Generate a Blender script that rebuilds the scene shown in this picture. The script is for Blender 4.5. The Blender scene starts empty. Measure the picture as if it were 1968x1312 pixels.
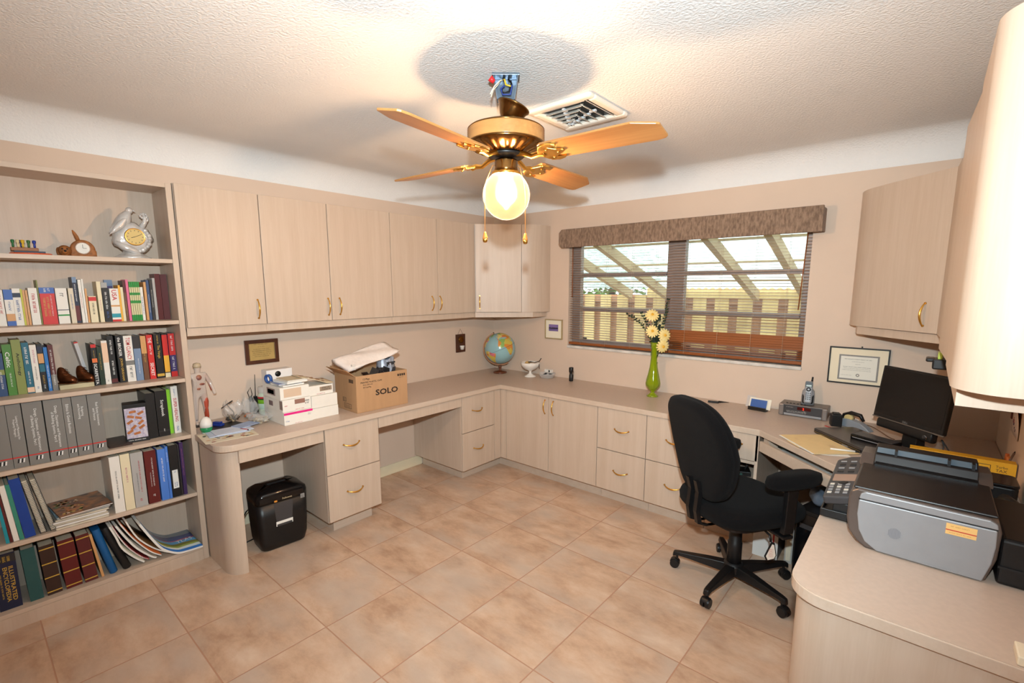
import bpy, bmesh, math, random
from mathutils import Vector, Matrix
PI = math.pi
C = bpy.context.scene.collection
rnd = random.Random(7)

# ------------------------------------------------------------------ materials
MATS = {}
def new_mat(name):
    m = bpy.data.materials.new(name); m.use_nodes = True
    nt = m.node_tree; b = nt.nodes['Principled BSDF']
    return m, nt, b
def lin(c):
    return tuple(((x/12.92) if x <= .04045 else ((x+.055)/1.055)**2.4) for x in c)
def srgb(r, g, b): return lin((r/255, g/255, b/255)) + (1,)
def M(name, col, rough=.5, metal=0, noise=0, nscale=30, bump=0, bscale=200, stretch=(1,1,1), spec=.5, trans=0, ior=1.45, coat=0, sheen=0, alpha=1, col2=None, emit=None, estr=0):
    """procedural material: colour broken up by stretched noise, optional bump"""
    if name in MATS: return MATS[name]
    m, nt, b = new_mat(name); N = nt.nodes; L = nt.links
    c = col if len(col) == 4 else tuple(col) + (1,)
    b.inputs['Base Color'].default_value = c
    b.inputs['Roughness'].default_value = rough
    b.inputs['Metallic'].default_value = metal
    b.inputs['Specular IOR Level'].default_value = spec
    b.inputs['Transmission Weight'].default_value = trans
    b.inputs['IOR'].default_value = ior
    b.inputs['Coat Weight'].default_value = coat
    b.inputs['Sheen Weight'].default_value = sheen
    b.inputs['Alpha'].default_value = alpha
    if emit:
        b.inputs['Emission Color'].default_value = emit; b.inputs['Emission Strength'].default_value = estr
    if noise or bump:
        tc = N.new('ShaderNodeTexCoord'); mp = N.new('ShaderNodeMapping')
        mp.inputs['Scale'].default_value = stretch
        L.new(tc.outputs['Object'], mp.inputs['Vector'])
    if noise:
        nz = N.new('ShaderNodeTexNoise'); nz.inputs['Scale'].default_value = nscale; nz.inputs['Detail'].default_value = 4
        L.new(mp.outputs['Vector'], nz.inputs['Vector'])
        mx = N.new('ShaderNodeMix'); mx.data_type = 'RGBA'
        c2 = col2 if col2 else tuple(x*(1-noise) for x in c[:3]) + (1,)
        mx.inputs['A'].default_value = c; mx.inputs['B'].default_value = c2
        mr = N.new('ShaderNodeMapRange'); mr.inputs['From Min'].default_value = .35; mr.inputs['From Max'].default_value = .65
        L.new(nz.outputs['Fac'], mr.inputs['Value']); L.new(mr.outputs['Result'], mx.inputs['Factor'])
        L.new(mx.outputs['Result'], b.inputs['Base Color'])
    if bump:
        nb = N.new('ShaderNodeTexNoise'); nb.inputs['Scale'].default_value = bscale; nb.inputs['Detail'].default_value = 3
        L.new(mp.outputs['Vector'], nb.inputs['Vector'])
        bp = N.new('ShaderNodeBump'); bp.inputs['Strength'].default_value = bump; bp.inputs['Distance'].default_value = .004
        L.new(nb.outputs['Fac'], bp.inputs['Height']); L.new(bp.outputs['Normal'], b.inputs['Normal'])
    MATS[name] = m
    return m
def plain(hexrgb, rough=.5, **k):
    n = 'paint_%02x%02x%02x_%d' % (hexrgb[0], hexrgb[1], hexrgb[2], int(rough*100)) + ''.join(sorted(k))
    return M(n, srgb(*hexrgb), rough, **k)

def wood_mat(name, ca, cb, rough=.42, axis='Z', scale=26):
    st = {'Z': (1, 1, .05), 'X': (.05, 1, 1), 'Y': (1, .05, 1)}[axis]
    m, nt, b = new_mat(name); N = nt.nodes; L = nt.links
    tc = N.new('ShaderNodeTexCoord'); mp = N.new('ShaderNodeMapping'); mp.inputs['Scale'].default_value = st
    L.new(tc.outputs['Object'], mp.inputs['Vector'])
    n1 = N.new('ShaderNodeTexNoise'); n1.inputs['Scale'].default_value = scale; n1.inputs['Detail'].default_value = 6; n1.inputs['Distortion'].default_value = .6
    n2 = N.new('ShaderNodeTexNoise'); n2.inputs['Scale'].default_value = scale*7; n2.inputs['Detail'].default_value = 3
    L.new(mp.outputs['Vector'], n1.inputs['Vector']); L.new(mp.outputs['Vector'], n2.inputs['Vector'])
    ad = N.new('ShaderNodeMath'); ad.operation = 'MULTIPLY_ADD'; ad.inputs[1].default_value = .45
    L.new(n2.outputs['Fac'], ad.inputs[0]); L.new(n1.outputs['Fac'], ad.inputs[2])
    rp = N.new('ShaderNodeMapRange'); rp.inputs['From Min'].default_value = .5; rp.inputs['From Max'].default_value = .95
    L.new(ad.outputs[0], rp.inputs['Value'])
    mx = N.new('ShaderNodeMix'); mx.data_type = 'RGBA'; mx.inputs['A'].default_value = ca; mx.inputs['B'].default_value = cb
    L.new(rp.outputs['Result'], mx.inputs['Factor']); L.new(mx.outputs['Result'], b.inputs['Base Color'])
    b.inputs['Roughness'].default_value = rough
    MATS[name] = m
    return m

WOOD = wood_mat('pickled_maple_laminate', srgb(205, 185, 167), srgb(196, 174, 154))
WOODX = wood_mat('pickled_maple_edge', srgb(207, 187, 169), srgb(200, 178, 158), axis='Y')
TOPM = M('worktop_laminate', srgb(200, 179, 163), .38, noise=.06, nscale=60)
WALLM = M('wall_paint', srgb(219, 196, 177), .75, noise=.03, nscale=4, bump=.12, bscale=260)
CEILM = M('ceiling_texture', srgb(238, 237, 236), .9, noise=.02, nscale=6, bump=1.0, bscale=95)
CREAM = M('baseboard_paint', srgb(232, 220, 190), .45, noise=.03, nscale=10)
BRASS = M('polished_brass', srgb(236, 184, 92), .28, 1, noise=.15, nscale=15)
DBRASS = M('antique_brass', srgb(140, 104, 60), .22, 1, noise=.2, nscale=20)
BLACK = M('black_plastic', srgb(22, 21, 22), .4, noise=.2, nscale=60)
BLACKG = M('black_gloss_plastic', srgb(14, 14, 16), .15, noise=.1, nscale=40)
FABRIC = M('black_chair_fabric', srgb(21, 20, 21), .95, noise=.35, nscale=350, bump=.5, bscale=600, sheen=.03, spec=.1)
RUBBER = M('dark_rubber', srgb(26, 26, 28), .6, noise=.15, nscale=50)
WHITEP = M('white_paper', srgb(238, 236, 230), .7, noise=.03, nscale=20)
PAGES = M('book_pages', srgb(226, 215, 192), .8, noise=.15, nscale=300, stretch=(1, 8, .1))
SILVER = M('silver_plastic', srgb(150, 150, 153), .4, .1, noise=.05, nscale=20)
DGREY = M('dark_grey_plastic', srgb(62, 60, 62), .4, noise=.1, nscale=40)
CARD = M('brown_cardboard', srgb(188, 146, 106), .8, noise=.08, nscale=25, stretch=(1, 1, .2))
CHROME = M('chrome', srgb(210, 212, 216), .12, 1, noise=.05, nscale=10)
INKB = M('black_ink', srgb(30, 26, 26), .6, noise=.1, nscale=80)
INKW = M('white_ink', srgb(236, 236, 234), .5, noise=.05, nscale=80)
INKR = M('red_ink', srgb(196, 40, 42), .5, noise=.08, nscale=80)
INKY = M('gold_ink', srgb(206, 168, 70), .4, noise=.15, nscale=80)
INKBL = M('blue_ink', srgb(52, 92, 160), .5, noise=.1, nscale=80)

# ------------------------------------------------------------------ mesh builder
class MB:
    def __init__(s, mat=None):
        s.bm = bmesh.new(); s.mi = 0; s.T = Matrix.Identity(4); s.sm = False
    def mat(s, i): s.mi = i; return s
    def at(s, T): s.T = T; return s
    def raw(s, vs, fs, smooth=None):
        sm = s.sm if smooth is None else smooth
        V = [s.bm.verts.new(s.T @ Vector(v)) for v in vs]
        for f in fs:
            try:
                F = s.bm.faces.new([V[i] for i in f]); F.material_index = s.mi; F.smooth = sm
            except ValueError: pass
        return s
    def box(s, x0, y0, z0, x1, y1, z1):
        if x1 < x0: x0, x1 = x1, x0
        if y1 < y0: y0, y1 = y1, y0
        if z1 < z0: z0, z1 = z1, z0
        v = [(x0,y0,z0),(x1,y0,z0),(x1,y1,z0),(x0,y1,z0),(x0,y0,z1),(x1,y0,z1),(x1,y1,z1),(x0,y1,z1)]
        return s.raw(v, [(3,2,1,0),(4,5,6,7),(0,1,5,4),(1,2,6,5),(2,3,7,6),(3,0,4,7)], False)
    def prism(s, pts, z0, z1, smooth=False):
        n = len(pts)
        a = sum(pts[i][0]*pts[(i+1)%n][1]-pts[(i+1)%n][0]*pts[i][1] for i in range(n))
        if a < 0: pts = pts[::-1]
        v = [(x,y,z0) for x,y in pts] + [(x,y,z1) for x,y in pts]
        s.raw(v, [tuple(range(n-1,-1,-1)), tuple(range(n,2*n))], False) if False else None
        V = [s.bm.verts.new(s.T @ Vector(p)) for p in v]
        for f, sm in [(V[n-1::-1], False), (V[n:], False)] + [([V[i], V[(i+1)%n], V[n+(i+1)%n], V[n+i]], smooth) for i in range(n)]:
            F = s.bm.faces.new(f); F.material_index = s.mi; F.smooth = sm
        return s
    def slabx(s, pts, x0, x1):     # polygon in (y,z) extruded along x
        T = s.T; s.T = T @ Matrix(((0,0,1,0),(1,0,0,0),(0,1,0,0),(0,0,0,1))); s.prism(pts, x0, x1); s.T = T; return s
    def slaby(s, pts, y0, y1):     # polygon in (x,z) extruded along y
        T = s.T; s.T = T @ Matrix(((1,0,0,0),(0,0,-1,0),(0,1,0,0),(0,0,0,1))); s.prism(pts, -y0, -y1) if y0 > y1 else s.prism(pts, -y1, -y0); s.T = T; return s
    def cyl(s, p0, p1, r0, r1=None, n=16, smooth=True, caps=True):
        r1 = r0 if r1 is None else r1
        p0 = Vector(p0); p1 = Vector(p1); d = (p1-p0).normalized()
        u = d.orthogonal().normalized(); w = d.cross(u)
        v = []
        for p, r in ((p0, r0), (p1, r1)):
            for i in range(n):
                a = 2*PI*i/n; v.append(tuple(p + u*math.cos(a)*r + w*math.sin(a)*r))
        V = [s.bm.verts.new(s.T @ Vector(q)) for q in v]
        for i in range(n):
            F = s.bm.faces.new([V[i], V[(i+1)%n], V[n+(i+1)%n], V[n+i]]); F.material_index = s.mi; F.smooth = smooth
        if caps:
            for f in (V[n-1::-1], V[n:]):
                F = s.bm.faces.new(f); F.material_index = s.mi
        return s
    def lathe(s, prof, c=(0,0,0), n=24, smooth=True, caps=True, fn=None):
        V = []
        for r, z in prof:
            V.append([s.bm.verts.new(s.T @ Vector((c[0]+math.cos(2*PI*i/n)*r*(fn(2*PI*i/n, z) if fn else 1), c[1]+math.sin(2*PI*i/n)*r*(fn(2*PI*i/n, z) if fn else 1), c[2]+z))) for i in range(n)])
        for k in range(len(prof)-1):
            for i in range(n):
                F = s.bm.faces.new([V[k][i], V[k][(i+1)%n], V[k+1][(i+1)%n], V[k+1][i]]); F.material_index = s.mi; F.smooth = smooth
        if caps:
            for f, r in ((V[0][::-1], prof[0][0]), (V[-1], prof[-1][0])):
                if r > 1e-5:
                    F = s.bm.faces.new(f); F.material_index = s.mi
        return s
    def loft(s, rings, smooth=True, caps=True, closed=True):
        V = [[s.bm.verts.new(s.T @ Vector(p)) for p in r] for r in rings]; n = len(V[0])
        for k in range(len(V)-1):
            for i in range(n if closed else n-1):
                F = s.bm.faces.new([V[k][i], V[k][(i+1)%n], V[k+1][(i+1)%n], V[k+1][i]]); F.material_index = s.mi; F.smooth = smooth
        if caps:
            for f in (V[0][::-1], V[-1]):
                F = s.bm.faces.new(f); F.material_index = s.mi; F.smooth = smooth
        return s
    def tube(s, pts, r, n=8, smooth=True):
        P = [Vector(p) for p in pts]; rings = []
        R = r if isinstance(r, (list, tuple)) else [r]*len(P)
        u = None
        for i, p in enumerate(P):
            d = (P[min(i+1, len(P)-1)] - P[max(i-1, 0)]).normalized()
            if u is None: u = d.orthogonal().normalized()
            else:
                u = u - d*u.dot(d)
                u = u.normalized() if u.length > 1e-6 else d.orthogonal().normalized()
            w = d.cross(u)
            rings.append([tuple(p + (u*math.cos(2*PI*k/n) + w*math.sin(2*PI*k/n))*R[i]) for k in range(n)])
        return s.loft(rings, smooth)
    def ball(s, c, r, sc=(1,1,1), n=14, m=8):
        prof = []
        V = []
        top = s.bm.verts.new(s.T @ Vector((c[0], c[1], c[2]+r*sc[2]))); bot = s.bm.verts.new(s.T @ Vector((c[0], c[1], c[2]-r*sc[2])))
        for k in range(1, m):
            a = PI*k/m
            V.append([s.bm.verts.new(s.T @ Vector((c[0]+math.cos(2*PI*i/n)*math.sin(a)*r*sc[0], c[1]+math.sin(2*PI*i/n)*math.sin(a)*r*sc[1], c[2]+math.cos(a)*r*sc[2]))) for i in range(n)])
        for i in range(n):
            fs = [[top, V[0][i], V[0][(i+1)%n]], [bot, V[-1][(i+1)%n], V[-1][i]]] + [[V[k][i], V[k+1][i], V[k+1][(i+1)%n], V[k][(i+1)%n]] for k in range(m-2)]
            for f in fs:
                F = s.bm.faces.new(f); F.material_index = s.mi; F.smooth = True
        return s
    def sheet(s, fn, nu, nv, smooth=True):
        V = [[s.bm.verts.new(s.T @ Vector(fn(i/nu, j/nv))) for j in range(nv+1)] for i in range(nu+1)]
        for i in range(nu):
            for j in range(nv):
                F = s.bm.faces.new([V[i][j], V[i+1][j], V[i+1][j+1], V[i][j+1]]); F.material_index = s.mi; F.smooth = smooth
        return s
    def build(s, name, mats, parent=None, bevel=0, seg=2, solid=0, sub=0):
        me = bpy.data.meshes.new(name); 
        bmesh.ops.recalc_face_normals(s.bm, faces=s.bm.faces) if not solid else None
        s.bm.to_mesh(me); s.bm.free()
        for m in (mats if isinstance(mats, (list, tuple)) else [mats]): me.materials.append(m)
        o = bpy.data.objects.new(name, me); C.objects.link(o)
        if parent: o.parent = parent
        if solid:
            k = o.modifiers.new('thick', 'SOLIDIFY'); k.thickness = solid; k.offset = 0
        if sub:
            k = o.modifiers.new('sub', 'SUBSURF'); k.levels = sub; k.render_levels = sub
        if bevel:
            k = o.modifiers.new('edge', 'BEVEL'); k.width = bevel; k.segments = seg; k.limit_method = 'ANGLE'; k.angle_limit = math.radians(35)
        return o

def smooth30(o):
    for q in o.data.polygons: q.use_smooth = True
    o.data.set_sharp_from_angle(angle=math.radians(32))
def thing(name, label, cat, loc=(0,0,0), rz=0, group=None):
    o = bpy.data.objects.new(name, None); C.objects.link(o)
    o.empty_display_size = .05
    o.location = loc; o.rotation_euler = (0, 0, rz)
    o['label'] = label; o['category'] = cat
    if group: o['group'] = group
    return o
def tag(o, label, cat, group=None, kind=None):
    o['label'] = label; o['category'] = cat
    if group: o['group'] = group
    if kind: o['kind'] = kind
    return o
def struct(o): o['kind'] = 'structure'; return o
def rot(axis, a): return Matrix.Rotation(a, 4, axis)
def tr(*v): return Matrix.Translation(Vector(v))

_tc = {}
def text_mesh(body, bold=0):
    """outline lettering as flat mesh data, centred, cap height 1"""
    if (body, bold) in _tc: return _tc[(body, bold)]
    cu = bpy.data.curves.new('lettering', 'FONT'); cu.body = body; cu.size = 1; cu.resolution_u = 2; cu.offset = bold
    cu.align_x = 'CENTER'; cu.align_y = 'CENTER'
    ob = bpy.data.objects.new('lettering', cu); C.objects.link(ob)
    dg = bpy.context.evaluated_depsgraph_get(); dg.update()
    me = bpy.data.meshes.new_from_object(ob.evaluated_get(dg))
    bpy.data.objects.remove(ob); bpy.data.curves.remove(cu)
    xs = [v.co.x for v in me.vertices]; ys = [v.co.y for v in me.vertices]
    r = ([tuple(v.co) for v in me.vertices], [tuple(p.vertices) for p in me.polygons], (min(xs), max(xs), min(ys), max(ys)))
    bpy.data.meshes.remove(me); _tc[(body, bold)] = r
    return r
def letter(mb, body, org, right, up, w, h, lift=.0006, fit=True, bold=0):
    """add lettering to a builder, fitted in a w x h box about org"""
    vs, fs, (x0, x1, y0, y1) = text_mesh(body, bold)
    R = Vector(right).normalized(); U = Vector(up).normalized(); Nn = R.cross(U); O = Vector(org)
    sx = w/max(x1-x0, 1e-6); sy = h/max(y1-y0, 1e-6)
    if fit:
        k = min(sx, sy); sx = k; sy = k
    cx, cy = (x0+x1)/2, (y0+y1)/2
    mb.raw([tuple(O + R*((v[0]-cx)*sx) + U*((v[1]-cy)*sy) + Nn*lift) for v in vs], fs, False)
def scribble(mb, org, right, up, w, h, rows=3, seed=0, lift=.0006, fill=.5):
    """unreadable small print: rows of letter-like strokes grouped in words"""
    r = random.Random(seed); R = Vector(right).normalized(); U = Vector(up).normalized(); Nn = R.cross(U); O = Vector(org)
    rh = h/rows; lh = rh*.62; st = max(lh*.16, .0004)
    def q(x0, y0, x1, y1):
        mb.raw([tuple(O + R*a + U*c + Nn*lift) for a, c in ((x0, y0), (x1, y0), (x1, y1), (x0, y1))], [(0,1,2,3)], False)
    for i in range(rows):
        y = h/2 - rh*(i+.5); x = -w/2 + (r.random()*.06*w); end = w/2 - r.random()*.12*w; n = r.randint(3, 8); k = 0; cnt = 0
        while x < end-lh*.4 and cnt < 60:
            cnt += 1; cw = lh*r.uniform(.42, .62)
            q(x, y-lh/2, x+st, y+lh/2)
            t = r.random()
            if t < .75: q(x+st, y+lh/2-st, x+cw, y+lh/2) if t < .4 else q(x+st, y-st/2, x+cw, y+st/2)
            if t > .3: q(x+cw-st, y-lh/2, x+cw, y+(lh/2 if t > .6 else 0))
            x += cw + lh*.22; k += 1
            if k >= n: x += lh*.55; n = r.randint(3, 8); k = 0
def arc(cx, cy, r, a0, a1, n=8, ry=None):
    ry = r if ry is None else ry
    return [(cx + r*math.cos(math.radians(a0+(a1-a0)*i/n)), cy + ry*math.sin(math.radians(a0+(a1-a0)*i/n))) for i in range(n+1)]
# ------------------------------------------------------------------ room shell
W = 3.685; YF = -4.6; ZC = 2.24; ZT = 2.40
m, nt, b = new_mat('ceramic_floor_tile'); N = nt.nodes; L = nt.links
tc = N.new('ShaderNodeTexCoord'); sp = N.new('ShaderNodeSeparateXYZ'); L.new(tc.outputs['Object'], sp.inputs[0])
def mth(op, a, bb=None, c=None):
    n = N.new('ShaderNodeMath'); n.operation = op
    for i, v in enumerate((a, bb, c)):
        if v is None: continue
        if isinstance(v, (int, float)): n.inputs[i].default_value = v
        else: L.new(v, n.inputs[i])
    return n.outputs[0]
TX, TY = .4470, .4288
ux = mth('DIVIDE', mth('SUBTRACT', sp.outputs['X'], .0045), TX); uy = mth('DIVIDE', mth('ADD', sp.outputs['Y'], .0145), TY)
fx = mth('FRACT', ux); fy = mth('FRACT', uy)
ex = mth('MULTIPLY', mth('MINIMUM', fx, mth('SUBTRACT', 1, fx)), TX); ey = mth('MULTIPLY', mth('MINIMUM', fy, mth('SUBTRACT', 1, fy)), TY)
edge = mth('MINIMUM', ex, ey)
gm = N.new('ShaderNodeMapRange'); gm.inputs['From Min'].default_value = .0018; gm.inputs['From Max'].default_value = .0034; L.new(edge, gm.inputs['Value'])
cb = N.new('ShaderNodeCombineXYZ'); L.new(mth('FLOOR', ux), cb.inputs[0]); L.new(mth('FLOOR', uy), cb.inputs[1])
wn = N.new('ShaderNodeTexWhiteNoise'); wn.noise_dimensions = '3D'; L.new(cb.outputs[0], wn.inputs['Vector'])
va = N.new('ShaderNodeVectorMath'); va.operation = 'MULTIPLY_ADD'; va.inputs[1].default_value = (9, 9, 9)
L.new(wn.outputs['Color'], va.inputs[0]); L.new(tc.outputs['Object'], va.inputs[2])
mpv = N.new('ShaderNodeMapping'); mpv.inputs['Scale'].default_value = (1.0, 1.8, 1); L.new(va.outputs[0], mpv.inputs['Vector'])
n1 = N.new('ShaderNodeTexNoise'); n1.inputs['Scale'].default_value = 4.2; n1.inputs['Detail'].default_value = 9; n1.inputs['Roughness'].default_value = .66; n1.inputs['Distortion'].default_value = .15
n2 = N.new('ShaderNodeTexNoise'); n2.inputs['Scale'].default_value = 2.6; n2.inputs['Detail'].default_value = 5
L.new(mpv.outputs[0], n1.inputs['Vector']); L.new(mpv.outputs[0], n2.inputs['Vector'])
cr = N.new('ShaderNodeValToRGB'); e = cr.color_ramp.elements
e[0].position = .33; e[0].color = srgb(180, 145, 119); e[1].position = .70; e[1].color = srgb(220, 194, 171)
k = cr.color_ramp.elements.new(.5); k.color = srgb(205, 171, 144)
L.new(n1.outputs['Fac'], cr.inputs['Fac'])
gx = N.new('ShaderNodeMix'); gx.data_type = 'RGBA'; gx.inputs['B'].default_value = srgb(192, 174, 159)
mr2 = N.new('ShaderNodeMapRange'); mr2.inputs['From Min'].default_value = .45; mr2.inputs['From Max'].default_value = .7; mr2.inputs['To Max'].default_value = .75
L.new(n2.outputs['Fac'], mr2.inputs['Value']); L.new(mr2.outputs[0], gx.inputs['Factor']); L.new(cr.outputs['Color'], gx.inputs['A'])
gr = N.new('ShaderNodeMix'); gr.data_type = 'RGBA'; gr.inputs['A'].default_value = srgb(186, 142, 116)
L.new(gm.outputs[0], gr.inputs['Factor']); L.new(gx.outputs['Result'], gr.inputs['B'])
L.new(gr.outputs['Result'], b.inputs['Base Color'])
b.inputs['Roughness'].default_value = .42; b.inputs['Specular IOR Level'].default_value = .35
bp = N.new('ShaderNodeBump'); bp.inputs['Strength'].default_value = .5; bp.inputs['Distance'].default_value = .002
L.new(mth('ADD', gm.outputs[0], mth('MULTIPLY', n1.outputs['Fac'], .25)), bp.inputs['Height']); L.new(bp.outputs['Normal'], b.inputs['Normal'])
FLOORM = m

struct(MB().box(-.12, YF-.12, -.08, W+.12, .14, 0).build('floor', FLOORM))
struct(MB().box(-.12, YF-.12, 0, 0, .14, 2.45).build('wall_left', WALLM))
struct(MB().box(W, YF-.12, 0, W+.12, .14, 2.45).build('wall_right', WALLM))
struct(MB().box(0, YF-.12, 0, W, YF, 2.45).build('wall_front', WALLM))
WX0, WX1, WZ0, WZ1 = .903, 2.745, 1.05, 1.98
struct(MB().box(0, 0, 0, WX0, .14, 2.45).box(WX1, 0, 0, W, .14, 2.45).box(WX0, 0, 0, WX1, .14, WZ0).box(WX0, 0, WZ1, WX1, .14, 2.45).build('wall_back', WALLM))
rings = []
for i in range(11):
    a = PI/2*i/10; d = .16*(1-math.cos(a)); z = ZC + (ZT-ZC)*math.sin(a)
    rings.append([(d, YF+d, z), (W-d, YF+d, z), (W-d, -d, z), (d, -d, z)])
mb = MB()
for sgn in range(4):
    p = [[r[sgn], r[(sgn+1) % 4]] for r in rings]
    for i in range(10):
        V = [mb.bm.verts.new(q) for q in (p[i][0], p[i][1], p[i+1][1], p[i+1][0])]
        F = mb.bm.faces.new(V); F.smooth = True
V = [mb.bm.verts.new(q) for q in rings[-1]]; mb.bm.faces.new(V).smooth = True
bmesh.ops.remove_doubles(mb.bm, verts=mb.bm.verts, dist=1e-5)
for ed in mb.bm.edges:
    d = (ed.verts[0].co - ed.verts[1].co); 
    if abs(d.z) > 1e-4: ed.smooth = False
mb.box(-.1, YF-.1, 2.43, W+.1, .12, 2.47)
struct(mb.build('ceiling', CEILM))
struct(MB().box(0, -2.64, 0, .013, -2.105, .085).box(0, -1.819, 0, .013, -.97, .085).build('baseboard_left', CREAM, bevel=.003))

# window: aluminium frame with three lights a side, glass, marble sill
FRM = M('bronze_window_frame', srgb(158, 144, 138), .45, .2, noise=.1, nscale=20)
GLASS = M('window_glass', (1, 1, 1, 1), .0, spec=.5, alpha=.08)
MARBLE = M('sill_marble', srgb(226, 220, 212), .3, noise=.25, nscale=14, stretch=(1, 3, 1))
w = bpy.data.objects.new('window_1', None); C.objects.link(w); w.location = (1.824, .09, 1.05); struct(w)
def rel(mb_, o): mb_.T = Matrix.Translation(-Vector(o.location)); return mb_
fm = rel(MB(), w)
for a in ((.903, 1.05, .985, 1.98), (2.70, 1.05, 2.745, 1.98), (1.775, 1.05, 1.915, 1.98), (.985, 1.05, 1.775, 1.105), (1.915, 1.05, 2.70, 1.105), (.985, 1.94, 1.775, 1.98), (1.915, 1.94, 2.70, 1.98)):
    fm.box(a[0], .065, a[1], a[2], .115, a[3])
fm.build('window_frame', FRM, w, bevel=.004)
for k, (xa, xb) in enumerate(((.985, 1.775), (1.915, 2.70))):
    for za, zb in ((1.655, 1.685), (1.36, 1.392)):
        rl = rel(MB(), w); rl.box(xa, .055, za, xb, .11, zb); rl.box(xa, .045, za-.004, xb, .06, za+.008); rl.build('rail', FRM, w, bevel=.003)
    for za, zb in ((1.105, 1.36), (1.392, 1.655), (1.685, 1.94)):
        rel(MB(), w).box(xa, .084, za, xb, .088, zb).build('pane', GLASS, w)
    hw = rel(MB(), w); hw.box((xa+xb)/2-.35, .05, 1.105, (xa+xb)/2-.32, .066, 1.125); hw.box((xa+xb)/2+.3, .05, 1.105, (xa+xb)/2+.33, .066, 1.125); hw.build('latch', BLACK, w)
rel(MB(), w).box(.9, -.012, 1.03, 2.748, .065, 1.052).build('window_sill', MARBLE, w, bevel=.003)
cr_ = rel(MB(), w); cr_.box(1.80, .03, 1.107, 1.86, .065, 1.13); cr_.tube([(1.83, .04, 1.13), (1.84, .03, 1.16), (1.80, .02, 1.18)], .008); cr_.build('crank', CHROME, w)

# ------------------------------------------------------------------ outside
PINE = wood_mat('raw_pine', srgb(226, 200, 138), srgb(206, 176, 116), .7, scale=10)
PINED = wood_mat('pine_painted_shade', srgb(186, 140, 104), srgb(166, 122, 90), .8, scale=10)  # browner copy of the pine: shadow in the fence gaps put into the colour
RAFT = wood_mat('rafter_pine', srgb(196, 174, 136), srgb(172, 148, 110), .75, axis='Y', scale=10)
struct(MB().box(-6, .14, -.12, 9, 9, -.02).build('ground', M('yard_soil', srgb(170, 160, 130), .9, noise=.3, nscale=5)))
fe = thing('garden_fence', 'pale pine board fence with gaps, seen through the window blinds', 'fence', (1.5, 2.05, -.02))
x = -2.9; i = 0
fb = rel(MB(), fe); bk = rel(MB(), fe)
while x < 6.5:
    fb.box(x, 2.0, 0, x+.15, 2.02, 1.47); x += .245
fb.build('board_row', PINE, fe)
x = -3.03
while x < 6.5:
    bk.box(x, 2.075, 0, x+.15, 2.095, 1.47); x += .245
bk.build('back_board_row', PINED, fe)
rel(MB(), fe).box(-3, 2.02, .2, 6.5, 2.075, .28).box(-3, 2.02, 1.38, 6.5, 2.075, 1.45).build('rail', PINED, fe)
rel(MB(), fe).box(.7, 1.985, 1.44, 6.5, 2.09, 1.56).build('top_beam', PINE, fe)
pr_ = thing('patio_cover', 'lean-to patio roof of translucent corrugated sheets on pine rafters outside window', 'patio roof', (1.5, 1.1, 1.5))
for xr in (-1.0, -.25, .479, .952, 1.942, 2.40, 3.1, 3.8, 4.5, 5.2):
    r_ = rel(MB(), pr_); r_.slabx([(.16, 2.10), (1.9855, 1.52), (1.9855, 1.42), (.16, 2.0)], xr-.028, xr+.028); r_.build('rafter', RAFT, pr_)
for yy in (.45, .95, 1.45):
    zz = 2.10 - (yy-.16)*.319
    pass
mroof, nt, b = new_mat('translucent_roof_sheet'); N = nt.nodes; L = nt.links
tl = N.new('ShaderNodeBsdfTranslucent'); tl.inputs['Color'].default_value = srgb(202, 222, 216)
df = N.new('ShaderNodeBsdfTransparent'); df.inputs['Color'].default_value = srgb(214, 232, 226)
ms = N.new('ShaderNodeMixShader'); ms.inputs[0].default_value = .35
tcn = N.new('ShaderNodeTexCoord'); nzz = N.new('ShaderNodeTexNoise'); nzz.inputs['Scale'].default_value = 1.5; L.new(tcn.outputs['Object'], nzz.inputs['Vector'])
mrr = N.new('ShaderNodeMapRange'); mrr.inputs['To Min'].default_value = .2; mrr.inputs['To Max'].default_value = .6; L.new(nzz.outputs['Fac'], mrr.inputs['Value']); L.new(mrr.outputs[0], ms.inputs[0])
L.new(tl.outputs[0], ms.inputs[1]); L.new(df.outputs[0], ms.inputs[2]); L.new(ms.outputs[0], N['Material Output'].inputs['Surface'])
sh = rel(MB(), pr_)
sh.sheet(lambda u, v: (-1.6+u*8, .15+v*1.80, 2.125-v*.574+.012*math.sin(u*8/.075*2*PI/1.0)), 420, 2)
sh.build('roof_sheet', mroof, pr_)
for yy in (.62, 1.12, 1.62):
    pl = rel(MB(), pr_); zz = 2.12-(yy-.15)*.319; pl.box(-1.6, yy-.02, zz-.03, 6.4, yy+.02, zz-.012); pl.build('purlin', RAFT, pr_)
LEAF = M('leaf_green', srgb(110, 160, 60), .6, noise=.5, nscale=6, col2=srgb(50, 92, 28))
tr_ = thing('tree', 'leafy green tree standing behind the fence, at the window left edge', 'tree', (-.6, 3.4, 0))
lf = MB(); r = random.Random(3)
for i in range(1500):
    a = r.random()*2*PI; e_ = r.random()*PI; q = .9*(r.random()**.4)
    p = Vector((q*math.sin(e_)*math.cos(a), .7*q*math.sin(e_)*math.sin(a), 1.75+.62*q*math.cos(e_)))
    T = tr(*p) @ rot('Z', r.random()*6) @ rot('X', r.random()*3); lf.T = T
    lf.raw([(-.05, 0, 0), (0, -.025, .01), (.05, 0, 0), (0, .025, .01)], [(0, 1, 2, 3)])
lf.build('foliage', LEAF, tr_)
MB().cyl((0, 0, 0), (0, 0, 1.6), .07, .05).build('trunk', M('bark', srgb(110, 88, 66), .9, noise=.4, nscale=12), tr_)

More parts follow.
